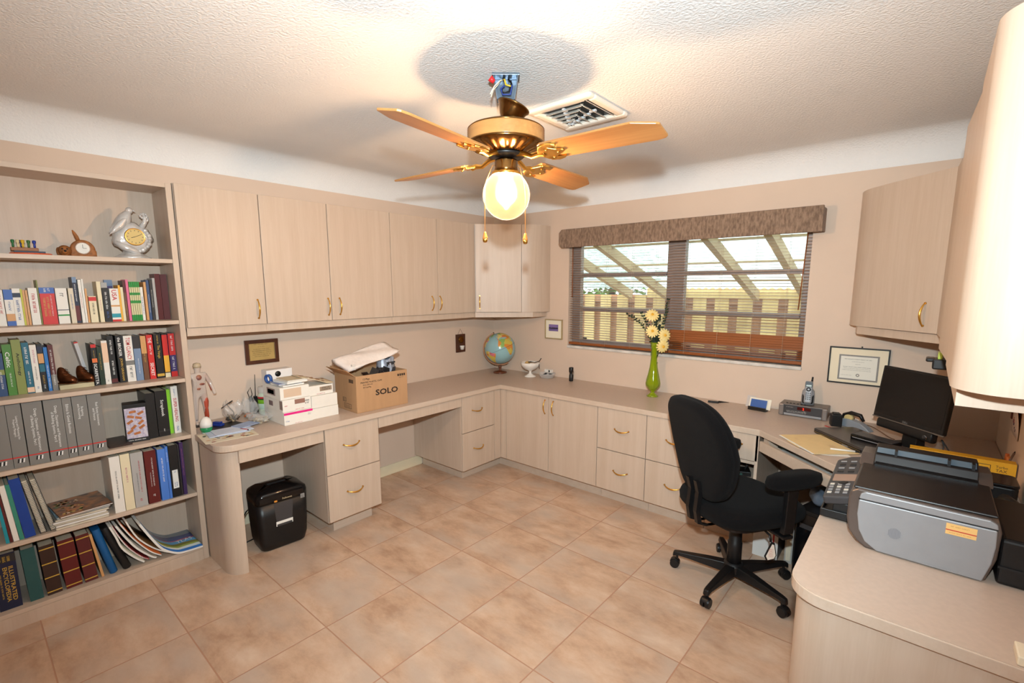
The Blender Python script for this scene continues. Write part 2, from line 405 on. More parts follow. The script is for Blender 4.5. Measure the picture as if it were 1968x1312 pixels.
# ------------------------------------------------------------------ blinds and cornice
SLAT = M('blind_slat', srgb(184, 146, 120), .5, noise=.15, nscale=12, stretch=(.2, 1, 1))
SLATB = M('blind_wood_rail', srgb(150, 84, 40), .45, noise=.2, nscale=12, stretch=(.1, 1, 1))
CORD = M('blind_cord', srgb(206, 186, 160), .8, noise=.1, nscale=50)
def blind(x0, x1, label, gather):
    t = thing('window_blind', label, 'blind', ((x0+x1)/2, .022, 1.075), 0, None)
    T0 = Matrix.Translation(-Vector(t.location))
    s = MB(); z = 1.115; n = 0
    zt = 1.93
    zg = 1.245 if gather else 1.1
    if gather:
        s.mat(1)
        for k in range(9):
            zz = 1.10 + k*.0165; 
            s.T = T0 @ tr(0, .022, zz) @ rot('X', math.radians(68 if k > 3 else 20)); s.box(x0, -.0125, -.0006, x1, .0125, .0006)
        s.mat(0); z = 1.262
    while z < zt:
        s.T = T0 @ tr(0, .022, z) @ rot('X', math.radians(6))
        s.box(x0, -.0125, -.0005, x1, .0125, .0005); z += .0205
    s.build('slats', [SLAT, SLATB], t)
    h = MB(); h.T = T0; h.box(x0, .002, 1.93, x1, .045, 1.975); h.build('head_rail', SLATB, t)
    bt = MB(); bt.T = T0; bt.box(x0, .008, 1.062, x1, .038, 1.083); bt.build('bottom_rail', SLATB, t, bevel=.002)
    for xx in (x0+.12, x0+.12+(x1-x0-.24)*.36, x0+.12+(x1-x0-.24)*.7, x1-.12):
        c = MB(); c.T = T0
        for yy in (.008, .036): c.cyl((xx, yy, 1.07), (xx, yy, 1.94), .0009, n=5)
        c.build('ladder_cord', CORD, t)
    return t, T0
t, T0 = blind(.908, 1.83, 'slatted blind over the left half of the window, fully lowered and open', False)
wd = MB(); wd.T = T0; wd.cyl((.945, -.004, 1.93), (.945, -.004, 1.48), .004, n=6); wd.build('tilt_wand', SLATB, t)
t, T0 = blind(1.836, 2.742, 'slatted blind over the right half of the window, lowest slats bunched and brown', True)
wd = MB(); wd.T = T0; wd.cyl((2.72, -.004, 1.93), (2.70, -.004, 1.42), .004, n=6); wd.build('tilt_wand', SLATB, t)
CORN = M('cornice_fabric', srgb(154, 128, 108), .9, noise=.45, nscale=90, stretch=(1, 1, .35), bump=.4, bscale=500, col2=srgb(116, 94, 78), sheen=.1)
cpoly = [(.90, 1.896), (2.812, 1.896), (2.812, 2.052), (.90, 2.035+.013), (.872, 2.02), (.872, 1.922)]
cn = thing('window_cornice', 'brown tweed upholstered cornice box above the window', 'cornice', (1.84, -.06, 1.97))
mb = rel(MB(), cn); mb.slaby(cpoly, -.12, -.102); mb.box(.90, -.102, 2.03, 2.80, 0, 2.044); mb.box(.876, -.102, 1.925, .89, 0, 2.02); mb.box(2.795, -.102, 1.9, 2.81, 0, 2.045)
mb.build('padded_front', CORN, cn, bevel=.006, seg=3)
# ------------------------------------------------------------------ fitted furniture
def frame(O, u, n):
    u = Vector(u).normalized(); n = Vector(n).normalized()
    Mx = Matrix(((u.x, n.x, 0, O[0]), (u.y, n.y, 0, O[1]), (0, 0, 1, O[2]), (0, 0, 0, 1)))
    return Mx
FL = frame((.627, 0, 0), (0, 1, 0), (1, 0, 0))
FB = frame((0, -.596, 0), (1, 0, 0), (0, -1, 0))
def bow(mb, u, z, horiz, l=.118, sag=.012):
    pts = []; R = []
    for i in range(11):
        t = i/10*2-1; o = .002 + .024*(1-t*t); s_ = -sag*(1-t*t)
        pts.append((u+t*l/2, o, z+s_+sag*.5) if horiz else (u+s_*horiz0(horiz), o, z+t*l/2)); R.append(.0025+.0028*(1-t*t))
    mb.tube(pts, R, 8)
    for t in (-.92, .92):
        p = (u+t*l/2, 0, z+sag*.4) if horiz else (u, 0, z+t*l/2)
        mb.cyl((p[0], -.002, p[2]), (p[0], .006, p[2]), .0055, n=8)
def horiz0(h): return 1
def front(par, name, F, u0, u1, z0, z1, hu=None, hz=None, horiz=True, T=None, mat=None):
    T0 = Matrix.Translation(-Vector(par.location))
    g = .0018
    mb = MB(); mb.T = T0 @ (T or Matrix.Identity(4)) @ F; mb.box(u0+g, -.018, z0+g, u1-g, 0, z1-g)
    d = mb.build(name, mat or WOOD, par, bevel=.0014)
    if hu is not None:
        h = MB(); h.T = mb.T; bow(h, hu, hz, horiz, sag=.012 if horiz else .0); h.build('handle', BRASS, d)
    return d
def cabinet(label, loc, boxes, kick=None, name='base_cabinet', cat='cabinet', group=None, mat=None):
    t = thing(name, label, cat, loc, 0, group)
    mb = rel(MB(), t)
    for q in boxes: mb.box(*q)
    mb.build('carcass', mat or WOOD, t, bevel=.0015)
    if kick:
        k = rel(MB(), t)
        for q in kick: k.box(*q)
        k.build('toe_kick', WOODX, t)
    return t

# worktop: one continuous top along three walls
pts = [(.002, -.002), (.002, -2.732), (.275, -2.732), (.275, -2.748)] + arc(.555, -2.658, .092, -90, 0, 10) + [(.647, -.616), (2.668, -.606), (3.112, -1.006)] + arc(3.212, -2.035, .10, 180, 270, 10) + [(W-.002, -2.137), (W-.002, -.002)]
wt = thing('worktop', 'long pale laminate worktop running round three walls', 'worktop', (1.8, -.3, .715))
rel(MB(), wt).prism(pts, .715, .7485).build('top_panel', WOODX, wt, bevel=.002)
def inset(p, d):
    n = len(p); out = []
    a = sum(p[i][0]*p[(i+1) % n][1]-p[(i+1) % n][0]*p[i][1] for i in range(n)); sg = 1 if a > 0 else -1
    for i in range(n):
        p0, p1, p2 = Vector(p[i-1]), Vector(p[i]), Vector(p[(i+1) % n])
        d1 = (p1-p0).normalized(); d2 = (p2-p1).normalized()
        n1 = Vector((-d1.y, d1.x))*sg; n2 = Vector((-d2.y, d2.x))*sg; m_ = (n1+n2); m_ = m_.normalized()/max(.4, m_.normalized().dot(n1))
        out.append(tuple(p1+m_*d))
    return out
rel(MB(), wt).prism(inset(pts, .0025), .7475, .75).build('laminate_surface', TOPM, wt)

# left end panel with the big rounded corner
t = thing('desk_end_panel', 'rounded wooden end panel holding up the left desk beside the bookcase', 'desk panel', (.3, -2.69, 0))
ep = [(.02, -2.645), (.02, -2.729), (.50, -2.729)] + arc(.508, -2.645, .10, -90, 0, 12, ry=.084)[1:] 
rel(MB(), t).prism(ep, 0, .714, False).build('panel', WOOD, t)
smooth30(t.children[0])
# pencil drawers of the two knee holes
for (y0, y1, lab) in ((-2.652, -2.177, 'shallow pencil drawer over the knee hole with the paper shredder'), (-1.797, -1.047, 'long shallow drawer under the worktop below the printed carton')):
    t = thing('pencil_drawer', lab, 'drawer', (.4, (y0+y1)/2, .636), 0)
    front(t, 'drawer_front', FL, y0, y1, .636, .7135)
    rel(MB(), t).box(.03, y0+.01, .645, .607, y1-.01, .7148).build('drawer_box', WOOD, t)
# two-drawer pedestal in the left run
t = cabinet('two-drawer pedestal cabinet between the two knee holes of the left desk', (.3, -1.985, 0), [(.003, -2.172, .1, .608, -1.799, .7135)], [(.02, -2.103, 0, .535, -1.821, .0995)])
front(t, 'drawer', FL, -2.173, -1.798, .414, .7135, -2.0, .583); front(t, 'drawer', FL, -2.173, -1.798, .106, .412, -1.99, .272)
# pedestal nearest the corner, left run
t = cabinet('two-drawer cabinet in the room corner, left of the double-door cabinet', (.3, -.83, 0), [(.003, -1.043, .1, .608, -.616, .7135)], [(.02, -.97, 0, .535, -.516, .0995)])
front(t, 'drawer', FL, -1.043, -.676, .414, .7135, -.878, .583); front(t, 'drawer', FL, -1.043, -.676, .1, .412, -.868, .265)
front(t, 'filler_panel', FL, -.674, -.5945, .1, .7135)
# back run
KB = (-.515)
t = cabinet('double-door cabinet under the worktop near the corner globe', (1.13, -.3, 0), [(.630, -.577, .1, 1.583, -.003, .7135)], [(.5352, KB, 0, 1.583, -.02, .0995)])
front(t, 'filler_panel', FB, .6255, .690, .1, .7135)
front(t, 'door', FB, .691, 1.138, .1, .7135, 1.105, .63, False); front(t, 'door', FB, 1.139, 1.583, .1, .7135, 1.186, .63, False)
t = cabinet('two-drawer filing cabinet right of the double doors, below the green vase', (1.77, -.3, 0), [(1.585, -.577, .1, 1.965, -.003, .7135)], [(1.585, KB, 0, 1.965, -.02, .0995)])
front(t, 'drawer', FB, 1.584, 1.966, .405, .7135, 1.781, .566); front(t, 'drawer', FB, 1.584, 1.966, .1, .403, 1.78, .257)
t = cabinet('two-drawer filing cabinet half hidden behind the black chair back', (2.16, -.3, 0), [(1.967, -.577, .1, 2.355, -.003, .7135)], [(1.967, KB, 0, 2.355, -.02, .0995)])
front(t, 'drawer', FB, 1.967, 2.357, .405, .7135, 2.163, .566); front(t, 'drawer', FB, 1.967, 2.357, .1, .403, 2.166, .257)
t = cabinet('open-shelf cabinet with one small drawer behind the chair seat', (2.51, -.3, 0), [(2.358, -.596, .1, 2.376, -.003, .7135), (2.648, -.596, .1, 2.666, -.003, .7135), (2.376, -.596, .1, 2.648, -.003, .13), (2.376, -.596, .532, 2.648, -.003, .55), (2.376, -.58, .40, 2.648, -.003, .416), (2.376, -.012, .13, 2.648, -.003, .53)], [(2.358, KB, 0, 2.666, -.02, .0995)])
front(t, 'drawer', FB, 2.378, 2.664, .552, .7135, 2.52, .64)
# diagonal corner desk: keyboard drawer under the worktop
du = Vector((3.112-2.668, -1.006+.606, 0)).normalized(); dn = Vector((du.y, -du.x, 0)); 
FD = frame((2.668, -.606, 0), du, dn)
Ld = (Vector((3.112, -1.006, 0))-Vector((2.668, -.606, 0))).length
t = thing('keyboard_drawer', 'open keyboard drawer stuffed with papers under the diagonal corner desk', 'drawer', (2.9, -.75, .57))
T0 = Matrix.Translation(-Vector(t.location))
k = MB(); k.T = T0 @ FD; k.box(.015, -.42, .63, Ld-.015, -.03, .640); k.box(.006, -.40, .63, .05, -.025, .7148); k.box(Ld-.03, -.40, .63, Ld-.012, -.025, .7148); k.build('tray', WOOD, t)
k = MB(); k.T = T0 @ FD; k.box(.004, -.018, .626, Ld-.004, -.0005, .686); k.build('drawer_front', WOODX, t, bevel=.0015)
# end cabinet of the right run, with rounded corner and open knee hole before it
t = thing('base_cabinet', 'rounded end cabinet under the printer, nearest the camera on the right', 'cabinet', (3.4, -1.65, 0))
ec = [(W-.003, -1.2), (W-.003, -2.122)] + arc(3.222, -2.027, .095, 270, 180, 10) + [(3.127, -1.2)]
rel(MB(), t).prism(ec, 0, .7135).build('carcass', WOOD, t)
smooth30(t.children[0])
t2 = thing('desk_side_panel', 'dark-shadowed side panel of the corner desk knee hole', 'desk panel', (3.13, -1.1, 0))
rel(MB(), t2).box(3.127, -1.19, 0, 3.145, -1.02, .7135).build('panel', WOOD, t2)
# ------------------------------------------------------------------ wall cupboards
FU = frame((.285, 0, 0), (0, 1, 0), (1, 0, 0))
UZ0, UZ1 = 1.345, 2.105
def upper(label, y0, y1, doors):
    t = thing('wall_cabinet', label, 'cabinet', (.14, (y0+y1)/2, 1.3), 0)
    rel(MB(), t).box(.003, y0, 1.325, .266, y1, UZ1).build('carcass', WOOD, t)
    rel(MB(), t).box(.25, y0, 1.30, .267, y1, 1.3435).build('light_rail', WOOD, t)
    for a, c, h in doors: front(t, 'door', FU, a, c, UZ0, UZ1, h, 1.437, False)
    return t
upper('single-door wall cupboard right beside the tall bookcase', -2.731, -2.3155, [(-2.731, -2.316, -2.362)])
upper('double-door wall cupboard second from the bookcase, over the dark wood plaque', -2.3145, -1.41, [(-2.315, -1.894, -1.918), (-1.893, -1.41, -1.836)])
upper('double-door wall cupboard third from the bookcase, ending at the corner cupboard', -1.409, -.545, [(-1.409, -.968, -1.033), (-.967, -.545, -.951)])
pk = thing('puck_light', 'small round puck light under the left wall cupboards', 'light', (.13, -1.72, 1.2868))
MB().lathe([(.034, .0385), (.036, .02), (.03, .004), (.012, 0)], n=18).build('housing', plain((232, 228, 220), .4), pk)
MB().lathe([(.0001, -.003), (.018, -.002), (.021, .003)], n=14).build('lens', plain((214, 210, 200), .2), pk)
def diag(label, mir, name='corner_wall_cabinet'):
    X = (lambda x: W-x) if mir else (lambda x: x)
    t = thing(name, label, 'cabinet', (X(.3), -.25, 1.3))
    post = [(.577, -.255), (.598, -.236)] + arc(.598, -.136, .10, -62, 0, 8)[0:] + [(.698, -.003)]
    post = [(.577, -.257), (.607, -.231), (.640, -.196), (.667, -.155), (.686, -.108), (.697, -.06), (.699, -.003)]
    body = [(.003, -.003), (.003, -.541), (.262, -.541), (.270, -.530)] + [(.565, -.245)] + [(.56, -.003)]
    rel(MB(), t).prism([(X(x), y) for x, y in body], 1.325, UZ1).build('carcass', WOOD, t)
    pp = post + [(.566, -.003), (.566, -.247)]
    po = rel(MB(), t).prism([(X(x), y) for x, y in pp], UZ0, UZ1).build('rounded_post', WOOD, t)
    smooth30(po)
    rl = [(.262, -.541), (.279, -.541), (.645, -.180), (.662, -.08), (.662, -.003), (.645, -.003), (.645, -.08), (.63, -.17), (.27, -.52)]
    rel(MB(), t).prism([(X(x), y) for x, y in rl], 1.30, 1.3435).build('light_rail', WOOD, t)
    a = Vector((X(.286), -.541, 0)); c = Vector((X(.574), -.258, 0)); u = (c-a).normalized(); n = Vector((u.y, -u.x, 0)) if not mir else Vector((-u.y, u.x, 0))
    Fd = frame(a+n*.019, u, n); l = (c-a).length
    front(t, 'door', Fd, .0, l, UZ0, UZ1, .08 if mir else .035, 1.435, False)
    return t
diag('diagonal corner wall cupboard with rounded post, left of the window', False)
diag('diagonal corner wall cupboard with rounded post, right of the window', True)
# right wall cupboards, seen almost edge-on
FR = frame((W-.285, 0, 0), (0, -1, 0), (-1, 0, 0))
t = thing('wall_cabinet', 'wall cupboards along the right wall, doors seen edge-on behind the rounded end', 'cabinet', (W-.14, -1.05, 1.3))
rel(MB(), t).box(W-.266, -1.70, 1.325, W-.003, -.545, UZ1).build('carcass', WOOD, t)
rel(MB(), t).box(W-.267, -1.70, 1.30, W-.25, -.545, 1.3435).build('light_rail', WOOD, t)
def ajar(u_h, ang): return tr(W-.285, -u_h, 0) @ rot('Z', math.radians(ang)) @ tr(-(W-.285), u_h, 0)
front(t, 'door', FR, .548, .90, UZ0, UZ1, T=ajar(.90, 3.0))
front(t, 'door', FR, .90, 1.25, UZ0, UZ1)
front(t, 'door', FR, 1.25, 1.70, UZ0, UZ1, T=ajar(1.70, 2.2))
t = thing('rounded_end_cabinet', 'bright wall cupboard with a rounded end, closest to the camera at far right', 'cabinet', (W-.14, -1.95, 1.3))
ecp = [(W-.003, -1.702), (W-.003, -2.178)] + arc(3.487, -2.088, .092, 270, 180, 14) + [(3.395, -1.702)]
o = rel(MB(), t).prism(ecp, UZ0, UZ1).build('carcass', WOOD, t)
smooth30(o)
rel(MB(), t).box(3.408, -2.089, 1.30, W-.003, -2.07, 1.3435).box(3.408, -2.0698, 1.30, 3.425, -1.702, 1.3435).build('light_rail', WOOD, t)
t = thing('camera_dock', 'black gadget clipped under the right wall cupboards', 'gadget', (3.40, -1.15, 1.26))
rel(MB(), t).box(3.372, -1.19, 1.262, 3.43, -1.11, 1.30).box(3.352, -1.185, 1.288, 3.38, -1.12, 1.302).build('body', BLACK, t, bevel=.005)
rel(MB(), t).box(3.386, -1.18, 1.30, 3.399, -1.12, 1.325).build('screen', plain((176, 196, 84), .3), t, bevel=.002)

# ------------------------------------------------------------------ bookcase
BY0, BY1 = -3.78, -2.735
bc = thing('bookcase', 'tall open bookcase with six shelves filled with books, left wall', 'bookcase', (.14, -3.25, 0))
for y in (BY0, BY1-.027): rel(MB(), bc).box(.003, y, 0, .267, y+.0265, 2.10).build('side_panel', WOOD, bc, bevel=.001)
rel(MB(), bc).box(.003, BY0+.03, .05, .010, BY1-.0275, 2.08).build('back_panel', WOOD, bc)
rel(MB(), bc).box(.003, BY0+.027, 2.077, .267, BY1-.0275, 2.10).build('top_panel', WOODX, bc, bevel=.001)
SH = [1.712, 1.390, 1.071, .751, .411, .086]
for z in SH: rel(MB(), bc).box(.0105, BY0+.0272, z-.0205, .266, BY1-.0277, z).build('shelf', WOODX, bc, bevel=.001)
rel(MB(), bc).box(.23, BY0+.0272, 0, .2668, BY1-.0277, .065).build('toe_kick', WOOD, bc)
# ------------------------------------------------------------------ books
RGB = dict(white=(236,232,224), cream=(232,220,186), red=(206,44,40), blue=(60,100,180), navy=(28,34,62), ygreen=(196,196,60), tan=(214,160,104),
    olive=(128,134,66), beige=(222,210,186), black=(26,25,26), yellow=(238,178,60), maroon=(92,34,34), dkred=(96,28,26), pink=(226,112,150), green=(20,140,52), mint=(214,206,160),
    orange=(224,116,60), grey=(128,126,122), lgrey=(176,174,172), denim=(52,78,122), kgreen=(78,134,52), sage=(138,148,78), teal=(34,104,128), sky=(42,118,196), steel=(120,142,172),
    brown=(112,76,52), lime=(140,210,50), violet=(66,52,104), dkgreen=(34,52,36), turq=(36,150,168), jade=(60,142,122), cobalt=(24,64,150), cornfl=(78,128,212), dbrown=(56,36,28), dteal=(42,84,84), silver=(198,198,200), purple=(62,40,88), gold=(206,168,70), peach=(236,200,170), eblue=(20,90,150), charcoal=(44,42,44))
def P(n, rough=.45): return plain(RGB[n], rough)
GB = 'books on the %s shelf of the bookcase'
def book(xf, y0, y1, z, h, dep, label, cols, titles=(), lean=0, group=None, hard=True, kind='book', cat='book', pages=True):
    th = y1-y0-.0006
    t = thing(kind, label, cat, (xf, (y0+y1)/2, z + th/2*math.sin(abs(lean))), 0, group)
    t.rotation_euler = (lean, 0, 0)
    bt = .0022 if hard else .0008
    bt = min(bt, th*.2)
    base = cols[0] if isinstance(cols, (list, tuple)) else cols
    mats = [P(base)]; mb = MB()
    mb.box(-dep, -th/2, 0, 0, -th/2+bt, h); mb.box(-dep, th/2-bt, 0, 0, th/2, h); mb.box(-bt*1.2, -th/2+bt, 0, 0, th/2-bt, h)
    if not isinstance(cols, str):
        for (a, c, col) in cols[1:]:
            mats.append(P(col)); mb.mat(len(mats)-1)
            mb.box(-.0008, -th/2-.0003, a*h, .0004, th/2+.0003, c*h)
    mb.build('cover', mats, t)
    if pages:
        g = .003 if hard else .0006
        MB().box(-dep+.002, -th/2+bt, g, -bt*1.2, th/2-bt, h-g).build('pages', PAGES, t)
    if titles:
        for tt in titles:
            txt, zc, ln, col = tt[:4]; fr = tt[4] if len(tt) > 4 else .55; off = tt[5] if len(tt) > 5 else 0
            mm = {'w': INKW, 'b': INKB, 'r': INKR, 'y': INKY, 'u': INKBL, 'g': plain((40, 130, 60), .5), 'p': plain((190, 110, 140), .5)}[col]
            tm = MB()
            if txt == '~': scribble(tm, (.0006, off*th, zc*h), (0, 0, -1), (0, 1, 0), ln*h, fr*th, max(1, int(fr*th/.012)), seed=int(abs(y0)*1e4), fill=.6)
            else: letter(tm, txt, (.0006, off*th, zc*h), (0, 0, -1), (0, 1, 0), ln*h, fr*th, fit=False, bold=.012)
            tm.build('spine_title', mm, t)
    return t
Z2, Z3, Z4, Z5, Z6 = 1.390, 1.071, .751, .411, .086
g2 = GB % 'second'
S2 = [
(-3.417,-3.393,.163,'white paperback with small red print, first at the left of the second shelf',('white',),[('~',.55,.7,'r')]),
(-3.391,-3.363,.165,'thick paperback banded blue, white, orange and blue on the spine',['white',(0,.13,'blue'),(.13,.33,'tan'),(.72,1,'blue')],[('~',.52,.3,'u',.4)]),
(-3.363,-3.337,.170,'white paperback with blue spine lettering and a dark square on top',['white',(.76,.88,'navy')],[('~',.4,.6,'u',.6)]),
(-3.337,-3.330,.167,'slim yellow-green paperback beside two orange-tan ones',('ygreen',),()),
(-3.330,-3.322,.163,'slim orange-tan paperback next to the yellow-green one','tan',()),
(-3.321,-3.313,.162,'slim orange-tan paperback next to the white book with red letters','tan',[('~',.5,.6,'w',.3)]),
(-3.311,-3.281,.172,'thick white paperback with big red spine lettering','white',[('~',.55,.6,'r',.6)]),
(-3.280,-3.275,.209,'tall thin olive booklet sticking up left of the red dictionary','olive',()),
(-3.274,-3.222,.174,'fat red dictionary-like paperback with a blue top band',['red',(.84,1,'blue')],[('~',.92,.12,'w',.5),('~',.45,.6,'y',.5,-.12),('~',.5,.6,'w',.12,.22)]),
(-3.219,-3.178,.171,'fat white paperback with little green and dark pictures on its spine',['white',(.38,.40,'navy'),(.22,.26,'green')],[('~',.8,.12,'b',.5)]),
(-3.173,-3.154,.171,'beige paperback with faint dark lettering, right of the fat white one','beige',[('~',.6,.5,'u',.35)]),
(-3.154,-3.138,.225,'tall dark navy book with a red patch low on the spine',['navy',(.05,.38,'dkred'),(.88,1,'steel')],[('~',.65,.4,'w',.4)]),
(-3.134,-3.122,.213,'tall white thin book with reddish print right of the navy one','white',[('~',.5,.4,'r',.35)]),
(-3.121,-3.113,.216,'very thin tall pure white book','white',()),
(-3.112,-3.104,.169,'thin tan paperback left of the small cream book','tan',()),
(-3.101,-3.072,.131,'short cream book with a red label at the top of the spine',['cream',(.82,.97,'red')],[('~',.5,.5,'b',.4)]),
(-3.065,-3.048,.204,'tall cream book with pale pink print left of the black paperback','cream',[('~',.4,.3,'p',.3)]),
(-3.046,-3.020,.171,'black paperback with pale lettering left of the travel guide','black',[('~',.62,.6,'w',.5),('~',.2,.25,'u',.5)]),
(-3.017,-2.981,.169,'white travel guide with red USA on the spine and a red foot',['white',(0,.06,'red'),(.45,.5,'tan'),(.12,.24,'turq')],[('USA',.80,.32,'r',.55)]),
(-2.981,-2.972,.186,'thin yellow-orange book right of the travel guide','yellow',()),
(-2.972,-2.961,.176,'thin cream book between yellow-orange and maroon spines','cream',()),
(-2.960,-2.950,.210,'thin maroon book left of the pink one',['brown',(.7,1,'maroon')],[('~',.3,.4,'y',.4)]),
(-2.948,-2.937,.215,'thin bright pink book beside the green striped set','pink',()),
]
SG = ['mint',(0,.15,'green'),(.45,.52,'green'),(.66,.72,'green'),(.86,1,'green')]
for q, nm in enumerate(('first from the left', 'second from the left', 'middle', 'fourth from the left', 'last, right end')):
    a = -2.935+q*.009
    S2.append((a, a+.008, .204, 'green and cream striped thin volume, %s of the five matching ones' % nm, SG, ()))
S2 += [
(-2.890,-2.878,.176,'short white book with blue lettering right of the green striped set','white',[('~',.45,.6,'u',.6)]),
(-2.873,-2.862,.203,'thin orange-brown book left of a thin blue one','tan',()),
(-2.861,-2.849,.213,'thin blue book near the right end of the second shelf','denim',[('~',.4,.5,'w',.4)]),
(-2.847,-2.834,.216,'thin charcoal book near the right end of the second shelf','charcoal',[('~',.5,.5,'w',.3)]),
(-2.833,-2.821,.224,'thin pale grey book left of the brown albums','lgrey',()),
(-2.820,-2.797,.247,'dark red-brown album with a glossy spine, right part of second shelf','dkred',()),
(-2.796,-2.766,.245,'brown-maroon album, last at the right end of the second shelf','maroon',()),
]
for (a, c, h, lb, cols, ti) in S2: book(.135, a, c, Z2+.0005, h, .105, lb, cols, ti, 0, g2, hard=h > .2)
book(.110, -3.0435, -3.019, Z2+.173, .027, .09, 'grey box lying on top of the black paperback', 'lgrey', (), 0, None, kind='small_box', cat='box', pages=False)
book(.028, -3.0165, -2.983, Z2+.0005, .214, .017, 'blue-violet book standing behind the travel guide', ['violet', (.85, 1, 'steel')], (), 0, g2)
g3 = GB % 'third'
S3 = [
(-3.453,-3.426,.168+.03,'denim blue book at the left end of the third shelf',['denim',(.5,.62,'sage')],[('~',.35,.5,'w',.4)]),
(-3.424,-3.395,.237,'bright green hardback with pale script lettering','kgreen',[('Celtic',.70,.30,'w',.5),('~',.3,.3,'w',.3)]),
(-3.394,-3.363,.256,'tall sage green anthology hardback','sage',[('Anthology',.55,.42,'b',.42)]),
(-3.362,-3.338,.240,'teal hardback with white capitals and a pale foot label',['teal',(.02,.12,'peach')],[('~',.72,.42,'w',.6),('~',.3,.3,'w',.35)]),
(-3.337,-3.314,.227,'white hardback with faint print right of the teal one','white',[('~',.75,.3,'p',.45),('~',.4,.3,'b',.3),('~',.1,.05,'u',.4)]),
(-3.312,-3.293,.229,'black paperback with red, peach and teal blocks on its spine',['black',(.82,.95,'navy'),(.60,.80,'tan'),(.42,.58,'teal')],[('~',.25,.2,'y',.5),('~',.1,.1,'w',.4)]),
(-3.291,-3.278,.212,'slim bright blue paperback with white print','sky',[('~',.45,.3,'w',.5),('~',.18,.25,'w',.6)]),
(-3.276,-3.257,.221,'mottled maroon and grey book beside the bronze shoe',['maroon',(0,.35,'grey')],[('~',.5,.8,'w',.5)]),
(-3.121,-3.101,.210,'black novel with an orange disc and white capitals, left of dark green',['black',(.92,1,'red'),(.56,.66,'orange')],[('SCARPETTA',.28,.5,'w',.6),('~',.76,.2,'y',.3)]),
(-3.099,-3.080,.195,'dark green book between black and pinkish white spines','dkgreen',[('~',.6,.5,'y',.3)]),
(-3.079,-3.056,.225,'pinkish white hardback with a black dot at its foot',['white',(.5,.95,'peach')],[('~',.08,.04,'b',.3)]),
(-3.054,-3.030,.248,'black hardback with white words running down the spine',['black',(.02,.1,'maroon')],[('~',.75,.36,'w',.5),('~',.32,.36,'w',.5)]),
(-3.021,-2.993,.247,'black novel with white title and yellow author name','black',[('the BROKER',.76,.40,'w',.45),('JOHN GRISHAM',.28,.48,'y',.45)]),
(-2.989,-2.953,.243,'white hardback with red TOM CLANCY lettering',['white',(.36,.46,'grey')],[('TOM CLANCY',.72,.48,'r',.5),('~',.2,.26,'b',.5)]),
(-2.951,-2.920,.239,'steel blue and black thriller right of the white one with red letters',['steel',(.72,1,'charcoal')],[('~',.3,.4,'w',.2)]),
(-2.918,-2.895,.237,'brown mottled paperback left of the red spine',['brown',(.6,1,'tan')],[('~',.6,.5,'y',.4)]),
(-2.892,-2.865,.240,'bright red hardback with silver title','red',[('THE',.88,.12,'w',.55),('~',.65,.26,'w',.5),('SECRET',.22,.3,'w',.55)]),
(-2.860,-2.827,.242,'black hardback with yellow-green script title',['black',(.04,.1,'gold')],[('~',.88,.2,'y',.3),('The Vengis',.6,.3,'y',.45)]),
(-2.823,-2.799,.243,'black book with a red and yellow spine strip',['black',(.5,.97,'red'),(.12,.5,'yellow'),(0,.1,'cream')],()),
(-2.795,-2.766,.241,'last book at the right end of the third shelf, red above violet',['violet',(.5,1,'red'),(0,.12,'red')],[('~',.76,.42,'w',.5),('~',.3,.36,'w',.55)]),
]
for (a, c, h, lb, cols, ti) in S3: book(.155, a, c, Z3+.0005, h, .14, lb, cols, ti, 0, g3)
book(.10, -3.140, -3.125, Z3+.003, .222, .085, 'thin silver-white book leaning behind the right bronze shoe', ['silver', (.97, 1, 'red')], (), .16, g3)
# bronzed baby shoes on a stone base
BRZ = M('bronzed_leather', srgb(126, 74, 44), .3, .7, noise=.35, nscale=40, bump=.2, bscale=120)
be = thing('bookend_base', 'cream stone slab under the two bronzed baby shoes', 'bookend', (.12, -3.19, Z3+.0005))
MB().box(-.05, -.064, 0, .05, .064, .022).build('slab', M('cream_onyx', srgb(206, 196, 160), .35, noise=.2, nscale=14), be, bevel=.002)
def shoe(y, label):
    t = thing('baby_shoe', label, 'shoe', (.118, y, Z3+.023), math.radians(-48), 'bronzed baby shoes')
    mb = MB()
    secs = [(-.040, .008, 0, .066), (-.036, .014, 0, .076), (-.026, .018, 0, .080), (-.012, .018, 0, .076), (-.002, .018, 0, .056), (.010, .019, 0, .040), (.024, .020, 0, .034), (.036, .016, 0, .028), (.043, .008, 0, .016)]
    rings = []
    for (yy, hw, _, hh) in secs:
        rings.append([(hw*math.cos(a)*1.0, yy, .004+max(0, hh*(.5+.5*math.sin(a))) if math.sin(a) > -.9 else .004) for a in [2*PI*k/14 for k in range(14)]])
    mb.loft(rings); mb.build('upper', BRZ, t, sub=1)
    s = MB(); s.loft([[(hw*1.12*sx, yy, z) for sx, z in ((-1, 0), (1, 0), (1, .005), (-1, .005))] for yy, hw, _, hh in secs], False); s.build('sole', BRZ, t)
    l = MB()
    for k in range(3): l.tube([(-.016, -.006+k*.007, .064-k*.012), (0, -.002+k*.007, .072-k*.013), (.016, -.006+k*.007, .064-k*.012)], .0016, 5)
    l.build('laces', BRZ, t)
shoe(-3.218, 'left bronzed baby shoe beside the mottled maroon book'); shoe(-3.148, 'right bronzed baby shoe beside the leaning silver-white book')
